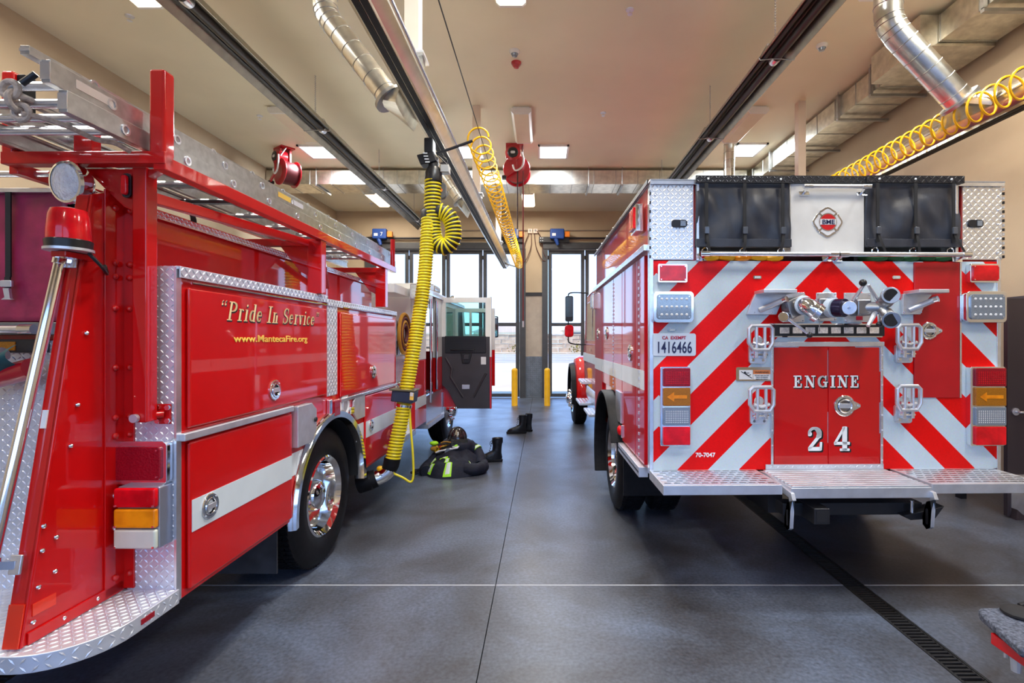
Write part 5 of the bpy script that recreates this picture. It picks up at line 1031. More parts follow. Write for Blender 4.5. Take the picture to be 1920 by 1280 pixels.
# rear lamps
x0, z1 = lrr(216, 823); x1, z0 = lrr(326, 903); lens_light(G, x0, -0.010, z0, z1, -0.006, 0.045, DREDL, 'brake_light', CHROME, 0.022, 0.022)
tl = MB().prism(rrect(-0.20, -0.015, 0.815, 1.085, 0.01), 'y', -0.006, -0.085).obj('tail_light', mat('lamp_housing', (0.42, 0.46, 0.55), 0.35, 0.8), G, 0.004)
for i, m in enumerate((REDL, AMBL, mat('reverse_lens', (0.62, 0.66, 0.56), 0.15, coat=1.0, var=0.06))):
    z1 = 1.082 - i*0.089; l = MB().prism(rrect(-0.202, -0.018, z1 - 0.084, z1, 0.010), 'y', -0.084, -0.108).obj('lens', m, tl, 0.010)
    for a in (-0.192, -0.028): MB().cyl((a, -0.107, z1 - 0.075), (a, -0.111, z1 - 0.075), 0.005, n=8).obj('screw', CHROME, l)
# maroon hose bed cover with strap, rails and amber bar
def mc(u, v): x = -1.5 + 1.03*u; z = 2.375 - 0.57*v; return (x, -0.03 - 0.012*noise.noise(V(x*4, z*4, 2)) - 0.006*noise.noise(V(x*11, z*3, 5)), z)
mcv = MB().grid(mc, 40, 24).obj('hose_bed_cover', MAROON, G, ang=60); mcv.modifiers.new('thick', 'SOLIDIFY').thickness = 0.004
xs_t = lrr(40, 480)[0]; st = MB().box(xs_t - 0.012, xs_t + 0.012, -0.052, -0.046, 2.0, 2.375).obj('strap', STRAP, mcv); MB().box(xs_t - 0.012, xs_t + 0.012, -0.055, -0.049, 1.93, 2.0).obj('strap', STRAP, mcv)
MB().prism(rrect(xs_t - 0.026, xs_t + 0.026, 1.955, 1.985, 0.006), 'y', -0.05, -0.062).obj('buckle', ALUM, st, 0.003); MB().prism([(xs_t - 0.012, 1.95), (xs_t + 0.014, 1.95), (xs_t + 0.02, 1.905), (xs_t + 0.03, 1.90), (xs_t - 0.02, 1.90), (xs_t - 0.004, 1.91)], 'y', -0.05, -0.062).obj('buckle_tongue', ALUM, st)
MB().box(-1.5, -0.46, -0.05, 0.02, 2.375, 2.395).obj('hose_bed_sill', ALU, G, 0.003); MB().box(-1.5, -0.46, 0.0, 0.06, 1.70, 2.37).obj('hose_bed_back', INTER, G)
railbar(G, (-1.5, -0.02, 2.465), (-0.50, -0.02, 2.465), 0.014, 'hose_bed_rail', (0, 0.01, -0.065)); MB().box(-1.5, -0.45, -0.05, -0.006, 1.745, 1.80).obj('rail_tray', mat('grey_tray', (0.20, 0.21, 0.23), 0.35, 0.7), G, 0.004)
railbar(G, (-1.5, -0.09, 1.768), (-0.57, -0.09, 1.768), 0.017, 'rear_rail', (0, 0.06, 0)); ab = MB().box(-1.3, -0.57, -0.07, -0.006, 1.665, 1.725).obj('amber_bar', BLACK, G, 0.006)
for i in range(4): MB().box(-0.80 - i*0.16, -0.66 - i*0.16, -0.076, -0.068, 1.675, 1.715).obj('lens', AMBD, ab, 0.003)
# flood light and beacon
fc = V(-0.345, -0.15, 2.385); fd = V(-0.20, -1, -0.12).normalized()
fl_ = MB(); prof = [(0.0, 0.075), (0.03, 0.07), (0.06, 0.055), (0.08, 0.03), (0.087, 0.0), (0.09, -0.012), (0.085, -0.022), (0.076, -0.024)]
fl_.lathe(prof, (0,0,0), 'y', 32); M_ = V(0, -1, 0).rotation_difference(fd).to_matrix()
fl_.v = [tuple(fc + M_ @ Vector(v)) for v in fl_.v]; fo = fl_.obj('flood_light', CHROME, G)
ll = MB().lathe([(0.0, -0.034), (0.04, -0.031), (0.078, -0.020), (0.078, -0.01)], (0,0,0), 'y', 32); ll.v = [tuple(fc + M_ @ Vector(v)) for v in ll.v]; ll.obj('lens', mat('flood_lens', (0.93, 0.95, 1.0), 0.2, 0.0, coat=1.0, var=0.1, scale=25, bump=1.0, bscale=70), fo)
MB().cyl(fc - fd*0.05 + V(0.0, 0, -0.05), (-0.315, -0.12, 2.22), 0.014).obj('light_stem', BLACKM, fo); MB().tube(spline([fc - fd*0.06, (-0.30, -0.08, 2.36), (-0.25, -0.06, 2.34)], 5), 0.012, 8).obj('light_bracket', CHROME, fo)
bc = V(-0.215, -0.295, 2.11); be = MB().lathe([(0.070, 0.0), (0.069, 0.04), (0.064, 0.10), (0.056, 0.122), (0.03, 0.130), (0, 0.132)], bc, 'z', 28).obj('beacon', REDL, G)
MB().lathe([(0, -0.03), (0.073, -0.03), (0.075, 0.0), (0.07, 0.004), (0, 0.004)], bc, 'z', 28).obj('beacon_base', BLACK, be); MB().lathe([(0, -0.040), (0.078, -0.040), (0.078, -0.03), (0, -0.03)], bc, 'z', 28).obj('beacon_plate', ALUM, be); MB().box(-0.255, -0.195, -0.33, -0.19, 2.045, 2.068).obj('beacon_bracket', RED, be, 0.004); MB().tube(spline([(-0.17, -0.26, 2.07), (-0.15, -0.22, 2.02), (-0.19, -0.15, 2.0), (-0.225, -0.12, 2.04)], 5), 0.007, 6).obj('beacon_cable', BLACK, be)
# ---- ladder rack
rk = MB().box(0.005, 0.057, -0.15, 3.16, 2.44, 2.50).obj('rack_rail', RED, G, 0.004)
MB().box(-0.64, 0.057, -0.155, -0.10, 2.465, 2.518).obj('rack_crossbar', RED, G, 0.004)
for x0, x1, z1 in ((-0.010, 0.057, 2.865), (-0.64, -0.585, 2.86)): MB().box(x0, x1, -0.155, -0.09, 2.50, z1).obj('rack_upright', RED, G, 0.012)
MB().box(-0.585, -0.55, -0.14, -0.09, 2.66, 2.85).obj('rack_pad', RUBBER, G, 0.004); MB().box(-0.38, -0.30, -0.10, -0.05, 2.50, 2.64).obj('rack_divider', RED, G, 0.004)
MB().cyl((-0.62, -0.10, 2.525), (0.0, -0.10, 2.525), 0.012).obj('rack_roller', ALU, G); ua = MB().cyl((0.03, 3.12, 2.49), (0.03, 3.12, 2.79), 0.024, n=14).obj('rack_end_post', DRED, G)
ar = MB().box(-0.125, -0.062, -0.10, -0.035, 1.365, 2.47).obj('rack_arm', RED, G, 0.006); MB().prism([(-0.34, 2.465), (-0.125, 2.465), (-0.125, 2.28), (-0.17, 2.30)], 'y', -0.09, -0.05).obj('arm_gusset', RED, ar, 0.003); MB().prism([(-0.08, 2.465), (-0.08, 2.42), (0.0, 2.465)], 'y', -0.09, -0.05).obj('arm_gusset', RED, ar, 0.003)
lmk = MB().prism(rrect(-0.163, -0.125, 2.335, 2.44, 0.017), 'y', -0.10, -0.106).obj('arm_marker', BLACK, ar); MB().prism(rrect(-0.158, -0.132, 2.345, 2.43, 0.012), 'y', -0.106, -0.122).obj('marker_lens', REDL, lmk, 0.005)
MB().cyl((-0.105, -0.103, 1.385), (-0.105, -0.120, 1.385), 0.018).obj('pivot_roller', ALUM, ar); pv = MB().box(-0.085, -0.020, -0.016, -0.006, 1.345, 1.435).obj('pivot_plate', RED, G, 0.004)
for a in (-0.075, -0.03):
    for z in (1.36, 1.42): MB().cyl((a, -0.016, z), (a, -0.026, z), 0.012, n=6).obj('pivot_bolt', CHROME, pv)
MB().cyl((-0.09, -0.05, 1.39), (-0.05, -0.016, 1.39), 0.016).obj('pivot_shaft', RED, pv)
for y, x1 in ((1.40, 0.02), (2.85, 0.02)):
    sp = MB().box(-0.05, x1 + 0.03, y - 0.04, y + 0.04, 2.055, 2.44).obj('rack_support', RED, G, 0.004); MB().prism([(-0.05, 2.44), (-0.30, 2.44), (-0.26, 2.40), (-0.12, 2.22), (-0.05, 2.18)], 'y', y - 0.012, y + 0.012).obj('support_gusset', RED, sp, 0.002); MB().box(-0.70, 0.0, y - 0.03, y + 0.03, 2.40, 2.45).obj('support_beam', RED, sp, 0.003)
MB().bar((-0.12, -0.05, 2.36), (-0.06, 1.38, 2.42), 0.04, 0.05).obj('rack_link', RED, G, 0.004); MB().bar((0.0, 1.46, 2.42), (-0.18, 2.0, 2.17), 0.03, 0.04).obj('rack_brace', DRED, G, 0.004); MB().box(-0.66, -0.62, -0.1, 3.1, 2.44, 2.49).obj('rack_rail', RED, G, 0.003)
# ---- pump panel and cab
box('pump_house', ALUM, G, WX + 0.1, -0.12, 3.34, 4.12, 0.60, 1.95); plate_tread(G, (-0.118, 3.36, 0.62), (0,1,0), (0,0,1), (1,0,0), 0.74, 0.85, 'pump_panel', 0.035); plate_tread(G, (-0.30, 3.34, 0.60), (1,0,0), (0,1,0), (0,0,1), 0.31, 0.8, 'running_board', 0.035, th=0.05); MB().box(0.0, 0.015, 3.34, 4.14, 0.54, 0.60).obj('running_board_edge', ALU, G)
for y in (3.45, 3.75): MB().cyl((-0.11, y, 1.2), (-0.03, y, 1.16), 0.05, n=14).obj('discharge_outlet', CHROME, G)
for i in range(5): MB().box(-0.12, -0.10, 3.40 + i*0.15, 3.44 + i*0.15, 1.55, 1.95).obj('pump_handle', CHROME, G)
hr_ = thing('hose_roll', 'rolled dark red and yellow hose stowed behind the cab of the red engine', 'hose', tuple(LF.o + Matrix.Rotation(LF.rz, 3, 'Z') @ V(-0.05, 3.86, 1.51)), LF.rz)
for i in range(4): ring((0, 0, 0.29), 0.10 + i*0.045, 0.022, 'x', 24, 8).obj('hose_turn', TAN if i % 2 else mat('hose_maroon', (0.09, 0.01, 0.012), 0.7), hr_)
MB().box(-0.05, 0.05, -0.25, 0.25, -0.005, 0.025).obj('cradle', ALUM, hr_)
WU, RLc = WHITEP, RED
def cabside(x, s):
    for y0, y1, w_ in ((4.15, 4.75, 0), (5.36, 5.86, 0)):
        MB().box(x - 0.05, x, y0, y1, 1.46, 2.36).obj('cab_pillar', WU, G, 0.01); MB().box(x - 0.05, x, y0, y1, 0.60 if y0 < 5 else 0.95, 1.46).obj('cab_pillar_lower', RLc, G, 0.01)
        if y0 < 5: MB().box(x - 0.001, x + 0.003, y0 + 0.01, y1 - 0.01, 0.845, 0.985).obj('white_stripe', WSTRIPE, G)
    MB().prism([(5.86, 1.15), (8.2, 1.15), (8.3, 1.46), (7.95, 2.36), (5.86, 2.36)], 'x', x - 0.05, x).obj('cab_front_side', WU, G, 0.01)
cabside(0.0, 1)
MB().box(WX, WX + 0.05, 4.15, 8.2, 0.6, 2.36).obj('cab_far_side', WU, G); MB().box(WX, -0.05, 4.15, 4.2, 0.6, 2.36).obj('cab_back', WU, G); MB().box(WX, -0.05, 4.2, 8.2, 0.60, 0.72).obj('cab_floor', INTER, G); MB().box(WX, -0.05, 8.12, 8.2, 0.6, 1.5).obj('cab_nose', RED, G)
MB().prism([(4.12, 2.36), (8.0, 2.36), (7.9, 2.42), (4.18, 2.45)], 'x', WX - 0.01, 0.02).obj('cab_roof', WU, G, 0.02); MB().box(0.0, 0.03, 4.2, 7.8, 2.355, 2.375).obj('drip_rail', ALU, G)
MB().prism([(6.05, 1.62), (7.9, 1.62), (7.7, 2.28), (6.05, 2.28)], 'x', -0.002, 0.006).obj('side_glass', GLASSD, G); MB().box(-0.9, -0.1, 4.3, 4.8, 0.72, 1.2).obj('crew_seat', INTER, G, 0.05); MB().box(-0.9, -0.1, 4.25, 4.4, 1.2, 1.9).obj('crew_seat_back', INTER, G, 0.05); MB().box(-1.3, -1.2, 4.3, 8.0, 0.72, 2.2).obj('engine_tunnel', INTER, G)
for y in (4.85, 5.24): MB().cyl((0.04, y, 0.85 if y < 5 else 1.0), (0.04, y, 2.30), 0.018, n=12).obj('cab_grab_bar', CHROME, G)
for z in (1.0, 1.62, 2.25): MB().cyl((-0.02, 4.85, z), (0.04, 4.85, z), 0.014).obj('bar_stanchion', CHROME, G)
MB().prism([(5.95, 0.9), (6.2, 1.15), (6.9, 1.15), (7.2, 0.9), (7.25, 0.55), (7.1, 0.55), (6.95, 0.9), (6.8, 1.05), (6.3, 1.05), (6.1, 0.9), (5.98, 0.55), (5.86, 0.55), (5.86, 0.9)], 'x', -0.03, 0.03).obj('front_arch_trim', CHROME, G, 0.008)
sb = MB().box(-0.25, 0.03, 4.75, 5.85, 0.50, 0.56).obj('crew_step', ALUM, G, 0.004); MB().box(-0.05, 0.0, 4.75, 5.85, 0.56, 0.95).obj('crew_step_riser', ALU, G)
for i in range(4): MB().box(-0.22 + i*0.06, -0.18 + i*0.06, 4.78, 5.82, 0.56, 0.568).obj('step_rib', ALU, sb)
MB().box(-0.7, -0.05, 3.45, 4.1, 2.26, 2.36).obj('cab_light_beam', WU, G, 0.006); fb = MB().box(-0.02, 0.10, 3.98, 4.12, 2.22, 2.42).obj('cab_flood_light', ALU, G, 0.008); MB().box(0.0, 0.085, 3.97, 3.982, 2.24, 2.40).obj('lens', CLEARL, fb)
lbr = MB().prism(rrect(-0.50, 0.0, 2.43, 2.56, 0.05), 'y', 5.3, 5.7).obj('roof_light_bar', mat('smoked_clear', (0.55, 0.52, 0.48), 0.15, 0.4, coat=1.0, var=0.1), G, 0.02); MB().lathe([(0.07, 0), (0.065, 0.05), (0.03, 0.09), (0, 0.095)], (0.0, 6.75, 2.42), 'z', 20).obj('roof_dome', CHROME, G)
# crew door swung open, and the front door behind it
cd = MB().prism([(0.0, 2.40), (0.76, 2.40), (0.76, 0.64), (0.24, 0.64), (0.10, 0.92), (0.0, 1.02)][::-1], 'y', 5.80, 5.86).obj('crew_door', WU, G, 0.006)
cd.modifiers.clear()
# cut the window: rebuild the leaf as frame pieces
bpy.data.objects.remove(cd)
cd = MB().prism([(0.0, 1.78), (0.76, 1.78), (0.76, 0.64), (0.24, 0.64), (0.10, 0.92), (0.0, 1.02)][::-1], 'y', 5.80, 5.86).obj('crew_door', GREYPL, G, 0.006)
for a in ((0.0, 0.06, 1.78, 2.40), (0.69, 0.76, 1.78, 2.40), (0.06, 0.69, 2.32, 2.40)): MB().box(a[0], a[1], 5.80, 5.86, a[2], a[3]).obj('window_frame', WU, cd)
MB().box(0.06, 0.69, 5.825, 5.832, 1.78, 2.32).obj('door_glass', TINT, cd); MB().box(0.76, 0.785, 5.79, 5.87, 1.46, 2.41).obj('door_edge', WU, cd); MB().box(0.76, 0.785, 5.79, 5.87, 0.64, 1.46).obj('door_edge', RED, cd); MB().box(0.0, 0.76, 5.86, 5.875, 0.66, 1.46).obj('door_skin', RED, cd)
MB().box(0.05, 0.70, 5.785, 5.80, 1.52, 1.79).obj('door_shelf', BLACK, cd, 0.01)
for i in range(4): MB().box(0.06, 0.69, 5.78, 5.786, 1.66 + i*0.03, 1.675 + i*0.03).obj('louvre', BLACKM, cd)
MB().tube(spline([(0.15, 5.79, 1.58), (0.17, 5.765, 1.575), (0.40, 5.76, 1.57), (0.50, 5.765, 1.575), (0.52, 5.79, 1.58)], 4), 0.012, 8).obj('pull_bar', BLACKM, cd)
MB().prism([(0.30, 1.52), (0.48, 1.52), (0.44, 1.36), (0.33, 1.36)], 'y', 5.775, 5.80).obj('latch_pocket', BLACK, cd, 0.006); MB().box(0.35, 0.43, 5.765, 5.78, 1.42, 1.50).obj('inner_handle', GREYPL, cd, 0.006)
for q in ([(0.06, 1.45), (0.16, 1.28), (0.14, 1.14), (0.34, 0.82)], [(0.70, 1.20), (0.62, 1.05), (0.50, 0.82)]): MB().tube([(x, 5.797, z) for x, z in q], 0.018, 8).obj('card_ridge', GREYPL, cd)
MB().box(0.32, 0.44, 5.790, 5.80, 0.95, 1.02).obj('card_badge', ALUM, cd, 0.004); MB().box(0.62, 0.70, 5.792, 5.80, 1.34, 1.46).obj('card_sticker', WARNW, cd)
fd_ = MB().prism([(0.0, 1.55), (0.72, 1.55), (0.72, 0.90), (0.0, 0.90)][::-1], 'y', 6.95, 7.0).obj('front_door', RED, G, 0.006)
for a in ((0.0, 0.05, 1.55, 2.30), (0.66, 0.72, 1.55, 2.30), (0.05, 0.66, 2.23, 2.30), (0.26, 0.30, 1.55, 2.23)): MB().box(a[0], a[1], 6.95, 7.0, a[2], a[3]).obj('window_frame', WU, fd_)
MB().box(0.05, 0.66, 6.97, 6.976, 1.55, 2.23).obj('door_glass', TINT, fd_)
mm_ = MB().prism(rrect(0.46, 0.66, 1.78, 2.22, 0.03), 'y', 8.2, 8.28).obj('door_mirror', BLACK, G, 0.01); MB().prism(rrect(0.475, 0.645, 1.80, 2.20, 0.025), 'y', 8.19, 8.202).obj('mirror_glass', MIRROR, mm_); MB().tube([(0.0, 8.1, 2.3), (0.55, 8.22, 2.28), (0.55, 8.22, 2.2)], 0.012, 8).obj('mirror_arm', BLACKM, mm_)
# ================================================================== things carried on the red engine
def lw(p): return tuple(LF.o + Matrix.Rotation(LF.rz, 3, 'Z') @ Vector(p))
def ladder(name, lab, x0, x1, z, y0, y1, h, seq, stick, wd=0.032):
    t = thing(name, lab, 'ladder', lw((0, 0, 0)), LF.rz, 'ladders on the rack of the red engine')
    for x, s in ((x1, 1), (x0, -1)):
        rl = MB().prism([(x - wd, z), (x, z), (x, z + 0.012), (x - wd*0.35, z + 0.016), (x - wd*0.35, z + h - 0.016), (x, z + h - 0.012), (x, z + h), (x - wd, z + h)] if s < 0 else [(x - wd, z), (x, z), (x, z + h), (x - wd, z + h), (x - wd, z + h - 0.012), (x - wd*0.35, z + h - 0.016), (x - wd*0.35, z + 0.016), (x - wd, z + 0.012)], 'y', y0, y1).obj('side_rail', LADDER, t, 0.002)
        if s > 0:
            for i in range(seq): 
                yy = y0 + 0.25 + i*0.355
                MB().lathe([(0.022, 0.0), (0.022, 0.004), (0.014, 0.004), (0.013, -0.002), (0, -0.002)], (x, yy, z + h*0.5), 'x', 16).obj('rung_end', ALU, rl)
            for yy, m in stick: MB().box(x, x + 0.002, yy, yy + 0.16, z + h*0.35, z + h*0.75).obj('sticker', m, rl)
            MB().box(x - wd, x + 0.001, y0 - 0.004, y0, z + 0.01, z + h - 0.01).obj('rail_end', ALU, rl)
    for i in range(seq): 
        yy = y0 + 0.25 + i*0.355; MB().cyl((x0 - 0.01, yy, z + h*0.5), (x1 - 0.012, yy, z + h*0.5), 0.017, n=12).obj('rung', ALU, t)
    for i in range(3): MB().cyl((x0 - 0.01, y0 + 0.035 + i*0.085, z + h*(0.6 - 0.2*i)), (x1 - 0.02, y0 + 0.035 + i*0.085, z + h*(0.6 - 0.2*i)), 0.015, n=12).obj('rung', ALU, t) if seq == 10 else None
    return t
ladder('extension_ladder', 'lower aluminium ladder section lying on the red rack', -0.56, -0.028, 2.527, -0.50, 3.42, 0.078, 10, [])
ladder('extension_ladder', 'upper aluminium ladder section with pale stickers on its rail', -0.53, -0.045, 2.609, -0.545, 3.36, 0.080, 11, [(-0.45, STICK), (0.95, YLET), (1.12, WARNW)])
ladder('roof_ladder', 'inner aluminium ladder whose rail end juts highest at top left', -0.46, -0.092, 2.693, -0.57, 3.0, 0.030, 9, [])
rp_ = thing('rope', 'beige braided rope knotted round the ladder rungs', 'rope', lw((-0.205, -0.515, 2.565)), LF.rz)
for i, (dx, dz, rr_, ax) in enumerate(((0.0, 0.03, 0.028, 'y'), (0.01, -0.005, 0.03, 'x'), (0.015, -0.04, 0.026, 'y'), (0.0, 0.012, 0.032, 'z'))): ring((dx, -0.01 + i*0.012, dz), rr_, 0.011, ax, 18, 8).obj('rope_turn', ROPE, rp_)
MB().tube(spline([(0.03, 0.0, -0.05), (0.06, 0.05, -0.045), (0.09, 0.12, -0.05), (0.11, 0.20, -0.06), (0.13, 0.27, -0.05), (0.14, 0.33, -0.06)], 5), 0.010, 8).obj('rope_tail', ROPE, rp_); MB().cyl((0.03, 0.0, 0.055), (0.07, 0.01, 0.095), 0.011).obj('rope_whipping', BLACK, rp_)
for k, (y, l) in enumerate(((0.42, 'black strap round the ladders near the rear rack arm'), (1.75, 'black strap hanging from the ladders ahead of the middle rack support'))):
    s_ = thing('ladder_strap', l, 'strap', lw((0, y, 2.46)), LF.rz, 'black ladder straps')
    MB().box(-0.30, -0.03, -0.022, 0.022, -0.002, 0.003).obj('webbing', STRAP, s_); MB().grid(lambda u, v: (-0.30 + 0.04*math.sin(v*3) + 0.16*(k == 1)*v, -0.025 + 0.05*u + 0.10*v, 0.0 - 0.12*v*(1 + k)), 1, 8).obj('webbing_tail', STRAP, s_); MB().box(-0.30, -0.24, -0.03, 0.03, -0.012, -0.002).obj('ratchet', GALVW, s_, 0.003)
hp = thing('hose_pack', 'teal fabric sling holding a red nozzle on the back of the red engine', 'hose pack', lw((-0.70, -0.10, 1.50)), LF.rz)
MB().grid(lambda u, v: (-0.14 + 0.28*u, -0.06 - 0.05*math.sin(v*PI), -0.05 + 0.16*u + 0.09*v + 0.01*math.sin(u*9)), 14, 8).obj('sling', TEAL, hp, ang=60)
MB().bar((-0.10, -0.03, 0.10), (-0.02, -0.03, 0.185), 0.02, 0.025).obj('handle', RED, hp, 0.004); MB().bar((-0.12, -0.05, -0.06), (-0.10, -0.05, -0.16), 0.025, 0.03).obj('pistol_grip', REEL, hp, 0.004); MB().cyl((-0.14, -0.03, 0.02), (0.17, -0.03, 0.10), 0.045, n=16).obj('nozzle', REEL, hp); MB().cyl((0.02, -0.04, 0.15), (0.06, -0.04, 0.165), 0.028).obj('bail_cap', ALUM, hp)
# ================================================================== exhaust hose on the aisle rail
DH = 5.25
def A(px, py, d=DH): return Vector(at(px, py, d))
eh = thing('exhaust_hose', 'thick yellow corrugated exhaust hose looping down from the aisle rail to the red engine', 'hose', tuple(A(812, 300)))
O = A(812, 300)
def ribbed(pts, r, pitch, core, rib, nm, par, rr=0.14):
    P = spline([Vector(p) - O for p in pts], 14); MB().tube(P, r*0.93, 18).obj(nm, core, par)
    acc = 0.0; rings = []; tot = [0.0]
    for a, b in zip(P, P[1:]): tot.append(tot[-1] + (b - a).length)
    L_ = tot[-1]; n = int(L_ / pitch * 16); path = []; j = 0; ref = None
    for i in range(n + 1):
        s = L_ * i / n
        while j < len(tot) - 2 and tot[j + 1] < s: j += 1
        f = (s - tot[j]) / max(1e-9, tot[j + 1] - tot[j]); c = P[j].lerp(P[j + 1], min(1, f)); t = (P[j + 1] - P[j]).normalized()
        if ref is None: ref = t.cross(V(0, 1, 0)).normalized()
        ref = (ref - t * ref.dot(t)).normalized(); g = 2*PI*i/16; path.append(c + (ref*math.cos(g) + t.cross(ref)*math.sin(g)) * r * 0.95)
    MB().tube(path, r*rr, 6).obj('helix_rib', rib, par)
up = [A(812, 338), A(811, 380), A(811, 425), A(817, 452), A(833, 463), A(848, 452), A(850, 430), A(845, 410), A(833, 399), A(824, 396)]
ribbed(up, 0.083, 0.036, HBLK, YEL, 'upper_hose', eh, 0.125)
lo = [A(803, 410, 5.22), A(801, 450, 5.2), A(796, 520, 5.17), A(785, 600, 5.12), A(771, 680, 5.06), A(762, 730, 5.02), A(754, 780, 4.98), A(742, 835, 4.94), A(735, 866, 4.92)]
ribbed(lo, 0.067, 0.030, mat('hose_yellow_dark', (0.42, 0.34, 0.01), 0.5), YEL, 'lower_hose', eh, 0.15)
def L2(p): return Vector(p) - O
bx = MB().obox(L2(A(759, 742, 5.0)), (0.105, 0.0, -0.012), (0, 0.10, 0), (0.008, 0, 0.055)).obj('release_box', BLUEBOX, eh, 0.012); MB().obox(L2(A(759, 730, 5.0)), (0.122, 0, -0.008), (0, 0.11, 0), (0, 0, 0.008)).obj('release_flange', mat('flange_olive', (0.10, 0.09, 0.05), 0.5), bx, 0.004); MB().obox(L2(A(772, 743, 4.9)), (0.018, 0, -0.002), (0, 0.004, 0), (0.002, 0, 0.035)).obj('box_sticker', YLET, bx); MB().obox(L2(A(772, 739, 4.895)), (0.014, 0, -0.002), (0, 0.004, 0), (0.002, 0, 0.018)).obj('box_sticker', WARNW, bx)
MB().cyl(L2(A(758, 757, 5.0)), L2(A(757, 762, 5.0)), 0.076, n=18).obj('hose_clamp', CHROME, eh)
MB().tube([L2(A(736, 858, 4.92)), L2(A(733, 872, 4.92)), L2(A(729, 880, 4.92))], [0.078, 0.076, 0.072], 18).obj('rubber_cuff', RUBBER, eh)
MB().tube(spline([L2(A(732, 874, 4.92)), L2(A(727, 884, 4.91)), L2(A(716, 892, 4.9)), L2(A(703, 897, 4.88))], 5), 0.068, 18).obj('elbow', CHROME, eh, ang=60)
MB().tube([L2(A(706, 896, 4.88)), L2(A(690, 902, 4.86)), L2(A(672, 908, 4.85))], [0.082, 0.088, 0.086], 18).obj('rubber_boot', RUBBER, eh); MB().tube([L2(A(697, 899, 4.875)), L2(A(694, 900, 4.872))], 0.092, 18).obj('boot_clamp', BLACKM, eh)
MB().sphere(L2(A(713, 878, 4.9)), (0.035, 0.03, 0.025)).obj('release_knob', YELC, eh)
MB().tube(spline([L2(A(768, 760, 4.99)), L2(A(770, 800, 4.97)), L2(A(774, 850, 4.95)), L2(A(775, 890, 4.94)), L2(A(770, 903, 4.93)), L2(A(755, 895, 4.92)), L2(A(735, 886, 4.92))], 7), 0.011, 8).obj('air_line', YEL, eh)
# trolley under the rail
MB().obox(L2(A(806, 276)), (0.045, 0, 0), (0, 0.07, 0), (0, 0, 0.075)).obj('trolley_head', BLACK, eh, 0.012); MB().obox(L2(A(803, 300)), (0.085, 0, 0.02), (0, 0.07, 0), (-0.02, 0, 0.05)).obj('trolley_body', BLACK, eh, 0.01)
MB().lathe([(0.03, 0.14), (0.06, 0.13), (0.085, 0.08), (0.09, 0.0), (0.085, -0.02)], L2(A(813, 338)), 'z', 22).obj('swivel', BLACK, eh); MB().cyl(L2(A(813, 296)), L2(A(813, 322)), 0.05, n=14).obj('swivel_neck', BLACKM, eh)
for i in range(4): MB().obox(L2(A(797 + i*1.5, 287 + i*5.5, 5.16)), (0.022, 0, 0), (0, 0.003, 0), (0, 0, 0.005)).obj('trolley_label', WARNW, eh)
for s in (0, 1): MB().tube(spline([L2(A(820, 290)), L2(A(834, 296 + 8*s)), L2(A(838, 303 + 6*s)), L2(A(826, 306))], 5), 0.007, 6).obj('trolley_wire', BLACK, eh)
MB().tube([L2(A(818, 288)), L2(A(850, 277)), L2(A(886, 264))], 0.014, 10).obj('air_arm', BLACK, eh); MB().obox(L2(A(835, 318)), (0.045, 0, 0), (0, 0.05, 0), (0, 0, 0.04)).obj('trolley_wheel_box', GALVW, eh, 0.008); MB().cyl(L2(A(818, 330)), L2(A(815, 395)), 0.004, n=6).obj('balancer_cable', GALVW, eh); MB().tube([L2(A(824, 398)), L2(A(812, 392)), L2(A(801, 400)), L2(A(802, 412))], 0.075, 16).obj('saddle', BLACK, eh)
MB().prism(rrect(-0.05, 0.05, -0.085, 0.085, 0.045), 'y', -0.03, 0.03).obj('balancer', mat('balancer_grey', (0.10, 0.10, 0.10), 0.5), eh, 0.008).location = L2(A(828, 358, 5.3)); MB().lathe([(0, -0.034), (0.018, -0.034), (0.018, -0.03)], L2(A(828, 358, 5.3)), 'y', 16).obj('balancer_badge', ORANGE, eh)
# ================================================================== coiled air lines
def coil(lab, X, z, y0, y1, R_, pitch, r, wire, sag=0.0):
    t = thing('coiled_air_hose', lab, 'hose', (X, y0, z), group='yellow coiled air hoses'); n = int((y1 - y0) / pitch * 20); pts = []
    for i in range(n + 1):
        u = i / n; yy = (y1 - y0) * u; g = 2*PI*i/20; pts.append((R_*math.cos(g), yy + 0.02*math.cos(g), R_*math.sin(g) - sag*4*u*(1-u)))
    MB().tube(pts, r, 6).obj('coil', YELC, t); MB().tube([(0.0, wire[0] - y0, R_), (0.0, wire[1] - y0, R_)], 0.005, 6).obj('guide_wire', BLACKM, t); return t
c1 = coil('yellow coiled air hose stretched along the aisle rail towards the doors', -0.69, 3.83, 5.3, 14.3, 0.115, 0.24, 0.0100, (1.0, 14.8)); MB().tube([(0, 9.0, -0.08), (-0.4, 9.1, 0.05)], 0.02, 8).obj('end_bracket', GALVW, c1)
coil('yellow coiled air hose spiralling beside the right exhaust rail', 3.98, 3.86, 3.9, 13.6, 0.118, 0.145, 0.0105, (1.0, 14.8))
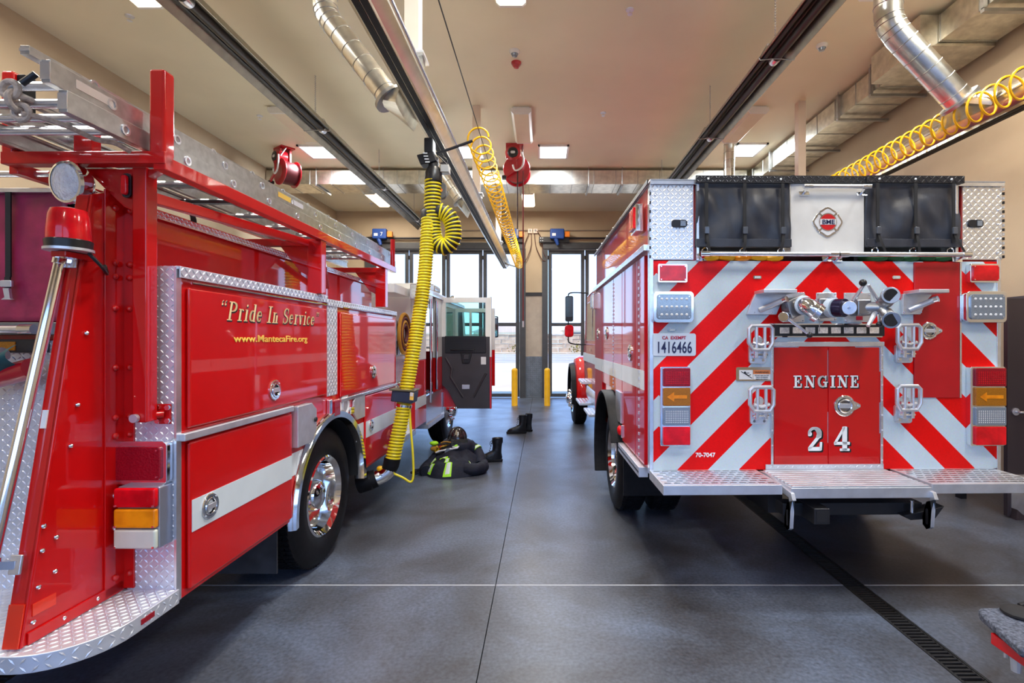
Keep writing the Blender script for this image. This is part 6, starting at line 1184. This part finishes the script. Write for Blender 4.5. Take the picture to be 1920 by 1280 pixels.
# ================================================================== hose reels under the ceiling
def reel(X, y, rz, lab, hoses):
    t = thing('hose_reel', lab, 'hose reel', (X, y, ZC), rz, 'red ceiling hose reels')
    MB().box(-0.17, 0.17, -0.14, 0.14, -0.03, 0.0).obj('mount_plate', REEL, t, 0.004); MB().box(-0.17, 0.10, -0.14, -0.10, -0.30, -0.03).obj('mount_bracket', REEL, t, 0.006); MB().box(-0.17, 0.10, 0.06, 0.10, -0.30, -0.03).obj('mount_bracket', REEL, t, 0.006)
    MB().lathe([(0, -0.18), (0.11, -0.18), (0.15, -0.15), (0.15, 0.02), (0, 0.02)], (-0.03, 0, -0.20), 'y', 28).obj('cord_drum', REEL, t, ang=30); MB().lathe([(0, -0.195), (0.09, -0.195), (0.105, -0.18), (0, -0.18)], (-0.03, 0, -0.20), 'y', 24).obj('drum_face', BLACK, t); MB().prism(rrect(-0.075, 0.015, -0.225, -0.175, 0.022), 'y', -0.196, -0.199).obj('drum_badge', WARNW, t)
    c = (0.04, 0.05, -0.50)
    for a, b in ((-0.16, -0.14), (0.14, 0.16)): MB().lathe([(0, a), (0.26, a), (0.265, (a+b)/2), (0.26, b), (0, b)], c, 'y', 36).obj('reel_flange', REEL, t)
    MB().lathe([(0.21, -0.14), (0.225, -0.07), (0.225, 0.07), (0.21, 0.14)], c, 'y', 30).obj('wound_hose', mat('reel_hose', (0.10, 0.004, 0.008), 0.5), t); MB().bar((0.0, -0.19, -0.30), (0.05, -0.19, -0.56), 0.05, 0.02, (0,1,0)).obj('reel_arm', REEL, t, 0.004); MB().bar((0.05, -0.19, -0.52), (-0.20, -0.19, -0.68), 0.06, 0.03, (0,1,0)).obj('guide_arm', REEL, t, 0.005); MB().box(-0.24, -0.16, -0.22, -0.12, -0.72, -0.66).obj('hose_guide', BLACKM, t, 0.006)
    MB().tube(spline([(0.14, -0.18, -0.20), (0.18, -0.2, -0.35), (0.14, -0.2, -0.50), (0.02, -0.2, -0.56), (-0.03, -0.2, -0.45)], 6), 0.018, 8).obj('feed_hose', WARNW if hoses else ROPE, t); MB().cyl((0.15, -0.02, 0.0), (0.16, -0.15, -0.22), 0.015).obj('supply_pipe', GALVW, t)
    for x, m, z in hoses:
        MB().cyl((x, -0.15, -0.55), (x, -0.15, z), 0.013, n=8).obj('drop_hose', m, t); MB().cyl((x, -0.15, z), (x, -0.15, z - 0.12), 0.018, n=8).obj('hose_tip', ALUM, t)
reel(-5.25, 10.35, math.radians(-38), 'red hose reel hanging at left above the ladder', [(-0.20, BLACK, -1.6)])
reel(-0.58, 10.2, 0.0, 'red hose reel in the middle with two hoses dropping down', [(0.06, mat('drop_black', (0.03, 0.01, 0.01), 0.5), -1.7), (0.17, mat('drop_red', (0.16, 0.01, 0.012), 0.5), -3.5)])
# ================================================================== turnout gear on the floor
def boot(x, y, rz, lab, s=1.0, gp='black leather boots'):
    t = thing('boot', lab, 'boot', (x, y, 0), rz, gp)
    def ell(c, rx_, ry_, n=18): return [(c[0] + rx_*math.cos(2*PI*k/n), c[1] + ry_*math.sin(2*PI*k/n), c[2]) for k in range(n)]
    rings = [ell((-0.07, 0, 0.03), 0.175, 0.052), ell((-0.065, 0, 0.06), 0.178, 0.056), ell((-0.045, 0, 0.095), 0.15, 0.054), ell((-0.005, 0, 0.125), 0.105, 0.050), ell((0.035, 0, 0.16), 0.066, 0.050), ell((0.04, 0, 0.22), 0.066, 0.054), ell((0.042, 0, 0.29), 0.074, 0.058), ell((0.045, 0, 0.335), 0.078, 0.060), ell((0.045, 0, 0.33), 0.068, 0.050), ell((0.04, 0, 0.20), 0.055, 0.040)]
    mb = MB(); n = 18
    for r_ in rings: mb.v += [(a*s, b*s, c*s) for a, b, c in r_]
    for i in range(len(rings) - 1):
        for k in range(n): mb.f.append([i*n + k, i*n + (k+1) % n, (i+1)*n + (k+1) % n, (i+1)*n + k])
    mb.f.append(list(range(n))[::-1]); LEA = mat('boot_leather', (0.008, 0.009, 0.013), 0.35, var=0.3, scale=20, bump=0.4, bscale=20)
    mb.obj('upper', LEA, t, ang=70)
    MB().prism([(-0.25*s, -0.045*s), (-0.20*s, -0.056*s), (-0.05*s, -0.05*s), (0.10*s, -0.052*s), (0.12*s, 0.0), (0.10*s, 0.052*s), (-0.05*s, 0.05*s), (-0.20*s, 0.056*s), (-0.25*s, 0.045*s), (-0.262*s, 0.0)], 'z', 0.0, 0.034*s).obj('sole', RUBBER, t, 0.006)
    for i in range(6): MB().tube(spline([(-0.075*s + i*0.008*s, -0.035*s, (0.12 + i*0.033)*s), (-0.095*s + i*0.012*s + 0.012*s, 0, (0.135 + i*0.033)*s), (-0.075*s + i*0.008*s, 0.035*s, (0.12 + i*0.033)*s)], 4), 0.005*s, 6).obj('lace', BLACK, t)
    MB().grid(lambda u, v: (0.115*s + 0.006*math.sin(u*PI), (-0.012 + 0.024*u)*s, (0.26 + 0.07*v)*s), 4, 4).obj('pull_tab', STRAP, t); MB().tube(spline([(-0.03*s, -0.05*s, 0.31*s), (-0.06*s, -0.06*s, 0.29*s), (-0.065*s, -0.062*s, 0.25*s)], 4), 0.004, 6).obj('loose_lace', BLACK, t)
    return t
boot((927 - CX)*7.28/F, 7.28, 0.15, 'single black boot standing right of the turnout coat')
boot((976 - CX)*9.55/F, 9.5, 0.15, 'left boot of the pair standing on the floor joint'); boot((988 - CX)*9.75/F, 9.72, -0.5, 'right boot of the pair, turned behind its mate')
gx, gy = (851 - CX)*6.62/F, 6.72
jk = thing('turnout_coat', 'navy turnout coat with lime reflective bands heaped on the floor', 'coat', (gx, gy, 0))
def S(u, v, off=0.0):
    a = 2*PI*u; r = v
    ex, ey = 0.37*(1 + 0.10*math.sin(2*a + 1) + 0.06*math.sin(5*a)), 0.36*(1 + 0.08*math.cos(3*a))
    x = ex*r*math.cos(a); y = ey*r*math.sin(a)
    h = 0.25*(1 - r**2.2)**0.8 if r < 1 else 0.0
    h *= 1 + 0.30*max(0, y/0.35) - 0.12*x/0.4
    f = 0.05*noise.noise(V(x*6, y*6, 1.7)) + 0.03*noise.noise(V(x*3 + 5, y*16, 0.5)) + 0.018*noise.noise(V(x*15, y*15, 3))
    h = max(0.004, h + f*(1 - r**6) + 0.025*(1 - r**8)); return V(x, y, h + off)
MB().grid(lambda u, v: S(u, v), 64, 26).obj('coat_body', NAVY, jk, ang=80)
def band(u0, u1, v0, v1, m, nm, par, off=0.007): return MB().grid(lambda a, b: S(u0 + (u1 - u0)*a, v0 + (v1 - v0)*b, off), 8, 8).obj(nm, m, par, ang=80)
for u0, u1, v0, v1 in ((0.705, 0.755, 0.70, 0.985), (0.585, 0.635, 0.80, 0.985), (0.545, 0.59, 0.66, 0.83), (0.615, 0.70, 0.52, 0.585), (0.685, 0.72, 0.56, 0.68), (0.885, 0.90, 0.72, 0.95)):
    b = band(u0, u1, v0, v1, HIVIS, 'reflective_band', jk); du, dv = (u1 - u0)*0.22, (v1 - v0)*0.12; band(u0 + du, u1 - du, v0 + dv, v1 - dv, SILV, 'silver_tape', b, 0.010)
def sleeve(pts, r, nm):
    P = spline(pts, 6); return MB().tube(P, [r*(1 + 0.14*noise.noise(V(i*0.9, r, 2))) for i in range(len(P))], 16).obj(nm, NAVY, jk, ang=80)
sv = sleeve([(0.10, 0.22, 0.30), (0.22, 0.20, 0.26), (0.30, 0.12, 0.18), (0.33, 0.0, 0.09)], 0.075, 'sleeve'); sleeve([(-0.20, 0.2, 0.24), (-0.30, 0.05, 0.13), (-0.36, -0.12, 0.075), (-0.33, -0.22, 0.06)], 0.07, 'sleeve'); sleeve([(0.16, -0.20, 0.09), (0.29, -0.20, 0.08), (0.37, -0.08, 0.08), (0.35, 0.06, 0.09)], 0.075, 'sleeve')
for p0, p1 in (((0.235, 0.185, 0.250), (0.265, 0.165, 0.228)),): MB().tube([p0, p1], 0.085, 16, cap=False).obj('reflective_band', HIVIS, jk); MB().tube([(0.242, 0.180, 0.245), (0.258, 0.170, 0.233)], 0.088, 16, cap=False).obj('silver_tape', SILV, jk)
sleeve([(-0.12, 0.10, 0.25), (-0.02, 0.08, 0.31), (0.10, 0.10, 0.31), (0.18, 0.16, 0.28)], 0.10, 'hood')
hz = 0.40
hm_ = thing('fire_helmet', 'black fire helmet resting on top of the turnout coat', 'helmet', (gx + 0.0, gy + 0.16, hz), math.radians(20))
BLKH = mat('helmet_black', (0.012, 0.012, 0.014), 0.22, coat=0.8, var=0.3)
MB().sphere((0, 0, 0), (0.125, 0.15, 0.155), 28, 10, 0.0).obj('shell', BLKH, hm_); MB().lathe([(0.118, 0.012), (0.15, 0.0), (0.185, -0.02), (0.186, -0.026), (0.15, -0.012), (0.118, -0.002)], (0, 0.02, 0), 'z', 32).obj('brim', BLKH, hm_); MB().grid(lambda u, v: ((-0.09 + 0.18*u)*(1 + 0.2*v), 0.17 + 0.12*v, -0.02 - 0.03*v - 0.05*(u - 0.5)**2), 10, 6).obj('rear_brim', BLKH, hm_)
for g in range(6):
    a = g*PI/6; MB().tube([(0.128*math.cos(a)*math.cos(p), 0.153*math.sin(a)*math.cos(p), 0.158*math.sin(p)) for p in [i*PI/12 for i in range(13)]], 0.006, 6).obj('ridge', BLKH, hm_)
for a in (0.6, 2.2, 4.2): MB().grid(lambda u, v: (0.128*math.cos(a + 0.3*u)*math.cos(0.5 + 0.5*v), 0.153*math.sin(a + 0.3*u)*math.cos(0.5 + 0.5*v), 0.158*math.sin(0.5 + 0.5*v)), 5, 5).obj('decal', mat('decal_dull', (0.30, 0.26, 0.18), 0.5), hm_)
MB().box(-0.11, 0.11, -0.165, -0.150, -0.06, 0.02).obj('visor', mat('visor_smoke', (0.03, 0.03, 0.025), 0.1, coat=1.0), hm_, 0.006)
mk = thing('breathing_mask', 'tangle of face mask, straps and gloves under the helmet', 'mask', (gx - 0.10, gy + 0.06, 0.24))
MB().sphere((0, 0, 0.02), (0.10, 0.09, 0.085), 18, 9).obj('facepiece', BLACK, mk); MB().lathe([(0.05, -0.02), (0.055, 0.01), (0.045, 0.03), (0, 0.035)], (0.02, -0.09, 0.02), 'y', 18, -1).obj('regulator', GREYL, mk); MB().sphere((-0.09, 0.02, 0.06), (0.05, 0.05, 0.05), 12, 7).obj('filter', REEL, mk)
rg = random.Random(7)
for i in range(7):
    p = [V(rg.uniform(-.17, .2), rg.uniform(-.12, .02), rg.uniform(-.01, .14)) for _ in range(4)]; MB().tube(spline(p, 6), 0.010, 6).obj('strap', [STRAP, TAN, WARNW, YELC, STRAP, SILV, YELC][i], mk)
MB().sphere((-0.19, 0.0, 0.12), (0.06, 0.04, 0.03), 12, 7).obj('lime_pad', HIVIS, mk); MB().sphere((-0.18, -0.01, 0.05), (0.06, 0.05, 0.035), 12, 7).obj('glove', TAN, mk); MB().sphere((0.10, -0.04, 0.10), (0.06, 0.04, 0.03), 12, 7).obj('lime_pad', HIVIS, mk)
gl = thing('glove', 'dark glove lying at the left end of the turnout coat', 'glove', (gx - 0.42, gy - 0.10, 0.0))
MB().sphere((0, 0, 0.035), (0.07, 0.06, 0.035), 14, 8).obj('palm', NAVY, gl)
for i in range(4): MB().tube([(-0.05, -0.04 + i*0.027, 0.035), (-0.10, -0.05 + i*0.032, 0.03), (-0.135 + 0.01*abs(i - 1), -0.06 + i*0.036, 0.018)], [0.016, 0.015, 0.011], 8).obj('finger', NAVY, gl)
MB().tube([(0.0, -0.05, 0.035), (-0.03, -0.085, 0.025), (-0.06, -0.095, 0.018)], [0.018, 0.016, 0.012], 8).obj('thumb', NAVY, gl); MB().sphere((0.06, 0.06, 0.09), (0.06, 0.05, 0.035), 12, 7).obj('cuff', mat('olive_cloth', (0.06, 0.065, 0.02), 0.9), gl)
# ================================================================== carpeted bench at the lower right corner
D0 = 2.36
cr = thing('carpet_trolley', 'grey carpeted board bolted on a red steel frame at the lower right corner', 'trolley', (2.05, 2.3, 0))
def w(px, py, z): d = (CAMZ - z)*F/(py - CY); return V((px - CX)*d/F - 2.05, d - 2.3, 0)
zt = 0.46
pa, pb, pc = w(1834, 1137, zt), w(1915, 1216, zt), w(2060, 1137, zt)
poly = [pa, w(1836, 1146, zt), pb, pb + V(0.75, 0.0, 0), pc + V(0.3, 0, 0)]
def ext(poly, z0, z1):
    n = len(poly); return MB().add([(p.x, p.y, z0) for p in poly] + [(p.x, p.y, z1) for p in poly], [list(range(n))[::-1], list(range(n, 2*n))] + [[i, (i+1) % n, n + (i+1) % n, n + i] for i in range(n)])
ext(poly, zt - 0.045, zt).obj('carpet_board', CARPET, cr, 0.018, seg=3)
f0, f1 = w(1868, 1206, 0.36), w(1990, 1290, 0.36)
MB().bar((f0.x, f0.y, 0.385), (f1.x, f1.y, 0.385), 0.05, 0.05).obj('frame_bar', RED, cr, 0.003); e_ = (f1 - f0).normalized(); q_ = V(-e_.y, e_.x, 0)
for a in (0.09, 0.62): MB().bar(tuple(f0 + e_*a + V(0, 0, 0.385)), tuple(f0 + e_*a + q_*0.45 + V(0, 0, 0.385)), 0.05, 0.05).obj('frame_bar', RED, cr, 0.003)
for a in (0.05,): MB().cyl(tuple(f0 + e_*a + V(0,0,0.33)), tuple(f0 + e_*a + V(0,0,0.425)), 0.010, n=8).obj('bolt', CHROME, cr)
MB().cyl(tuple(f0 + e_*0.10 + V(0,0,0.30)), tuple(f0 + e_*0.10 + V(0,0,0.36)), 0.018, 0.022, n=10).obj('nut', ALUM, cr)
for a, b in ((0.62, 0.0), (0.62, 0.45), (0.30, 0.45)):
    p = f0 + e_*a + q_*b; MB().cyl((p.x, p.y, 0.10), (p.x, p.y, 0.37), 0.018).obj('leg', RED, cr); MB().lathe([(0.0, -0.02), (0.05, -0.02), (0.05, 0.02), (0, 0.02)], (p.x, p.y, 0.05), 'x', 20).obj('caster', RUBBER, cr)
gv = thing('work_glove', 'black glove lying on the grey carpeted board', 'glove', tuple(V(2.05, 2.3, zt) + w(1912, 1142, zt)), -PI/2)
for i in range(4): MB().tube([(0.0 + i*0.03, 0.0, 0.015), (0.005 + i*0.03, 0.06, 0.028), (0.0 + i*0.03, 0.12, 0.014)], [0.014, 0.017, 0.012], 8).obj('finger', STRAP, gv)
MB().sphere((0.05, -0.05, 0.012), (0.07, 0.07, 0.022), 12, 7).obj('palm', STRAP, gv)
